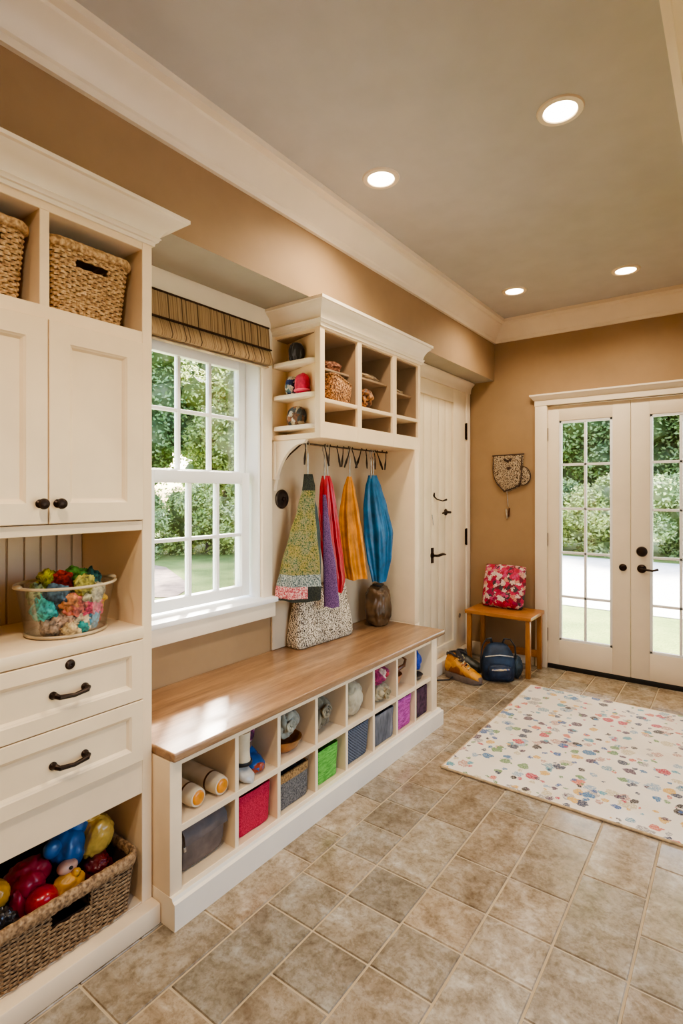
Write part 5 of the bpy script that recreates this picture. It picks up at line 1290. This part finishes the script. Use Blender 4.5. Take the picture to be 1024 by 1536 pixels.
terrain('garden_path', paint('brown_mulch', (176, 148, 126), 0.95, 0.2, 0.3, 3), [(-11.6, 4.9), (-8.2, 4.4), (-7.0, 5.2), (-7.6, 6.0), (-10.0, 7.2), (-12.2, 7.4)], ZG + 0.015, 0.014)

def leaf_mat(name, a, b, c):
    t = NT(name)
    oi = t.n('ShaderNodeObjectInfo'); v = t.coord()
    n = t.noise(v, 2.2, 4); n2 = t.noise(v, 9, 2)
    f = t.math('ADD', t.math('MULTIPLY', n.outputs['Fac'], 0.6), t.math('MULTIPLY', n2.outputs['Fac'], 0.4))
    at = t.n('ShaderNodeAttribute', attribute_name='tint')
    t.col(t.mix(1.0, t.ramp(f, [(0.34, lin(a)), (0.5, lin(b)), (0.66, lin(c))]), at.outputs['Color'], 'MULTIPLY')); t.set(Roughness=0.6)
    tl = t.n('ShaderNodeBsdfTranslucent'); ms = t.n('ShaderNodeMixShader'); ms.inputs[0].default_value = 0.5
    src = t.bs.inputs['Base Color'].links[0].from_socket
    t.l(t.mix(0.35, src, lin((225, 235, 150))), tl.inputs['Color']); t.l(t.bs.outputs[0], ms.inputs[1]); t.l(tl.outputs[0], ms.inputs[2]); t.l(ms.outputs[0], t.out.inputs['Surface'])
    return t.m
ML = [leaf_mat('light_green_leaves', (150, 172, 96), (200, 212, 140), (238, 240, 196)), leaf_mat('mid_green_leaves', (112, 146, 92), (170, 194, 136), (222, 230, 190)), leaf_mat('deep_green_leaves', (92, 130, 88), (150, 182, 134), (212, 224, 188))]
M['bark'] = wood('grey_bark', (74, 62, 52), (118, 104, 90), (12, 12, 1.5), 0.9)
def crown_mesh(name, mat, rad, clumps, leaves, size, seed):
    rnd = random.Random(seed); mb = MB()
    cl = []
    for i in range(clumps):
        while True:
            p = Vector((rnd.uniform(-1, 1), rnd.uniform(-1, 1), rnd.uniform(-1, 1)))
            if 0.35 < p.length < 0.95: break
        cl.append((Vector((p.x * rad[0], p.y * rad[1], p.z * rad[2])), rnd.uniform(0.22, 0.38) * min(rad)))
    vs = []; fs = []
    for i in range(leaves):
        c, r = cl[rnd.randrange(clumps)]
        d = Vector((rnd.gauss(0, 1), rnd.gauss(0, 1), rnd.gauss(0, 1))).normalized()
        p = c + d * r * rnd.uniform(0.7, 1.1)
        a = Vector((rnd.gauss(0, 1), rnd.gauss(0, 1), rnd.gauss(0, .6))).normalized(); b_ = a.cross(d + Vector((0, 0, 0.4))).normalized()
        s = size * rnd.uniform(0.6, 1.3); k = len(vs)
        vs += [p - a * s, p + b_ * s * .5, p + a * s, p - b_ * s * .5]; fs.append((k, k + 1, k + 2, k + 3))
    mb.add(vs, fs)
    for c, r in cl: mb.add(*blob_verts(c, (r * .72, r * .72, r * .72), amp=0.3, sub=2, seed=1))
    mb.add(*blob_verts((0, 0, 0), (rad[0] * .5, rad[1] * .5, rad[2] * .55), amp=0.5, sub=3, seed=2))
    mb.leafcount = leaves
    return mb
def leaf_tint(o, k):
    rnd = random.Random(5); at = o.data.attributes.new('tint', 'FLOAT_COLOR', 'FACE')
    n = len(o.data.polygons); buf = []
    for i in range(n):
        t_ = rnd.choice((0.4, 0.7, 0.95, 1.15, 1.3)) * rnd.uniform(0.85, 1.1) if i < k else 0.34  # inner blobs darkened to stand for shade inside the foliage
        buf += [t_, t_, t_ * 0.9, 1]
    at.data.foreach_set('color', buf)
protos = []
for i in range(3):
    root = empty('garden_tree', (0, 0, ZG)); tr = MB().tube([(0, 0, ZG - 0.1), (0.1, 0, ZG + 1.2), (0, 0.1, ZG + 2.6), (0.1, 0, ZG + 4.5)], [0.22, 0.17, 0.14, 0.07], 10).build('trunk', M['bark'], root, smooth=60)
    mb = crown_mesh('crown', ML[i], (2.3, 2.3, 3.4), 60, 30000, 0.062, 20 + i)
    mb.v = [(x, y, z + ZG + 4.2) for x, y, z in mb.v]
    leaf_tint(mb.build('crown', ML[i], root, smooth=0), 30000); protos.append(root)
used = [False] * 3
def tree(kind, x, y, sc, rz, label):
    r = protos[kind]
    if used[kind]: r = dup(r, (x, y, ZG))
    else: used[kind] = True; r.location = (x, y, ZG)
    r.scale = (sc, sc, sc); r.rotation_euler = (0, 0, rz); tag(r, label, 'tree', 'trees behind the garden')
WIN = 'seen through the window over the bench'; FR = 'seen through the french doors'
for kind, x, y, sc, rz, lb in [
    (2, -17.2, 10.2, 1.25, 0.3, 'deep green tree ' + WIN + ', on the side of the cabinet'),
    (0, -13.4, 13.2, 1.1, 1.3, 'light green tree ' + WIN + ', in its middle panes'),
    (1, -19.4, 17.2, 1.35, 0.9, 'mid green tree standing far back ' + WIN),
    (0, -7.4, 20.5, 1.15, 0.4, 'light green tree ' + FR + ', at the hinge side of the nearer leaf'),
    (2, -3.9, 21.0, 1.2, 4.0, 'deep green tree ' + FR + ', in the panes beside the lock'),
    (1, -0.6, 20.4, 1.1, 3.0, 'mid green tree ' + FR + ', in the leaf cut by the photo edge')]:
    tree(kind, x, y, sc, rz, lb)
bp = []
for i in range(2):
    mb = crown_mesh('garden_bush', ML[i], (1.3, 1.3, 1.0), 34, 15000, 0.042, 50 + i)
    mb.v = [(x, y, z + ZG + 0.85) for x, y, z in mb.v]
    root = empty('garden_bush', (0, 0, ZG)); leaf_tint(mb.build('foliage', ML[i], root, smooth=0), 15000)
    MB().tube([(0, 0, ZG - 0.05), (0.02, 0, ZG + 0.5)], 0.06, 8).build('stem', M['bark'], root, smooth=60); bp.append(root)
ub = [False] * 2
for kind, x, y, sc, rz, lb in [
    (1, -12.4, 7.5, 1.0, 0, 'mid green rounded bush ' + WIN + ', beside the brown mulch'),
    (0, -11.5, 9.6, 1.15, 1, 'light green rounded bush ' + WIN + ', in the middle lower panes'),
    (0, -11.3, 11.9, 1.1, 2, 'light green bush ' + WIN + ', lower panes on the hat side'),
    (1, -5.2, 16.3, 1.2, 1, 'mid green bush beyond the driveway at the hinge side of the nearer door leaf'),
    (0, -3.1, 16.0, 1.2, 2, 'light green bush beyond the driveway beside the door lock'),
    (1, -1.1, 15.8, 1.2, 5, 'mid green bush beyond the driveway in the door leaf cut by the photo edge')]:
    r = bp[kind]
    if ub[kind]: r = dup(r, (x, y, ZG))
    else: ub[kind] = True; r.location = (x, y, ZG)
    r.scale = (sc, sc, sc); r.rotation_euler = (0, 0, rz); tag(r, lb, 'bush', 'bushes in the garden')

# ------------------------------------------------------------------ light, camera, colour
w = bpy.data.worlds.new('sky'); SC.world = w; w.use_nodes = True
nt = w.node_tree; bg = nt.nodes['Background']
sky = nt.nodes.new('ShaderNodeTexSky'); sky.sky_type = 'NISHITA'; sky.sun_disc = False; sky.sun_elevation = R(41); sky.sun_rotation = R(-44); sky.dust_density = 3; sky.air_density = 1.0
nt.links.new(sky.outputs[0], bg.inputs['Color']); bg.inputs['Strength'].default_value = 1.2
sd = bpy.data.lights.new('sun', 'SUN'); sd.energy = 24; sd.angle = R(3.5); sd.color = (1, 0.95, 0.86)
so = bpy.data.objects.new('sun', sd); COL.objects.link(so); so.location = (-8, 8, 10)
so.rotation_euler = Vector((-1.0, 1.05, 1.25)).to_track_quat('Z', 'Y').to_euler()
def portal(name, loc, rot, sx, sy):
    d = bpy.data.lights.new(name, 'AREA'); d.shape = 'RECTANGLE'; d.size = sx; d.size_y = sy; d.cycles.is_portal = True
    o = bpy.data.objects.new(name, d); COL.objects.link(o); o.location = loc; o.rotation_euler = rot
portal('window_portal', (XW - 0.19, 1.64, 1.4), (0, R(-90), 0), 1.3, 0.7)
portal('side_portal', (XR + 0.16, 1.55, 1.18), (0, R(90), 0), 1.75, 1.9)
portal('door_portal', (-0.63, YF + 0.2, 1.05), (R(-90), 0, 0), 1.2, 1.95)

cd = bpy.data.cameras.new('camera'); cam = bpy.data.objects.new('camera', cd); COL.objects.link(cam)
cam.location = (0, 0, 1.36); cam.rotation_euler = (R(90), 0, math.asin(0.592))
cd.sensor_width = 36; cd.sensor_fit = 'AUTO'; cd.lens = 813 / 1536 * 36; cd.shift_y = -28 / 1536; cd.clip_start = 0.02
SC.camera = cam
SC.view_settings.view_transform = 'AgX'
SC.view_settings.look = 'AgX - Medium High Contrast'
SC.view_settings.exposure = 0.55
SC.cycles.max_bounces = 8; SC.cycles.diffuse_bounces = 5; SC.cycles.transparent_max_bounces = 12
SC.cycles.sample_clamp_indirect = 6.0
SC.cycles.use_denoising = True
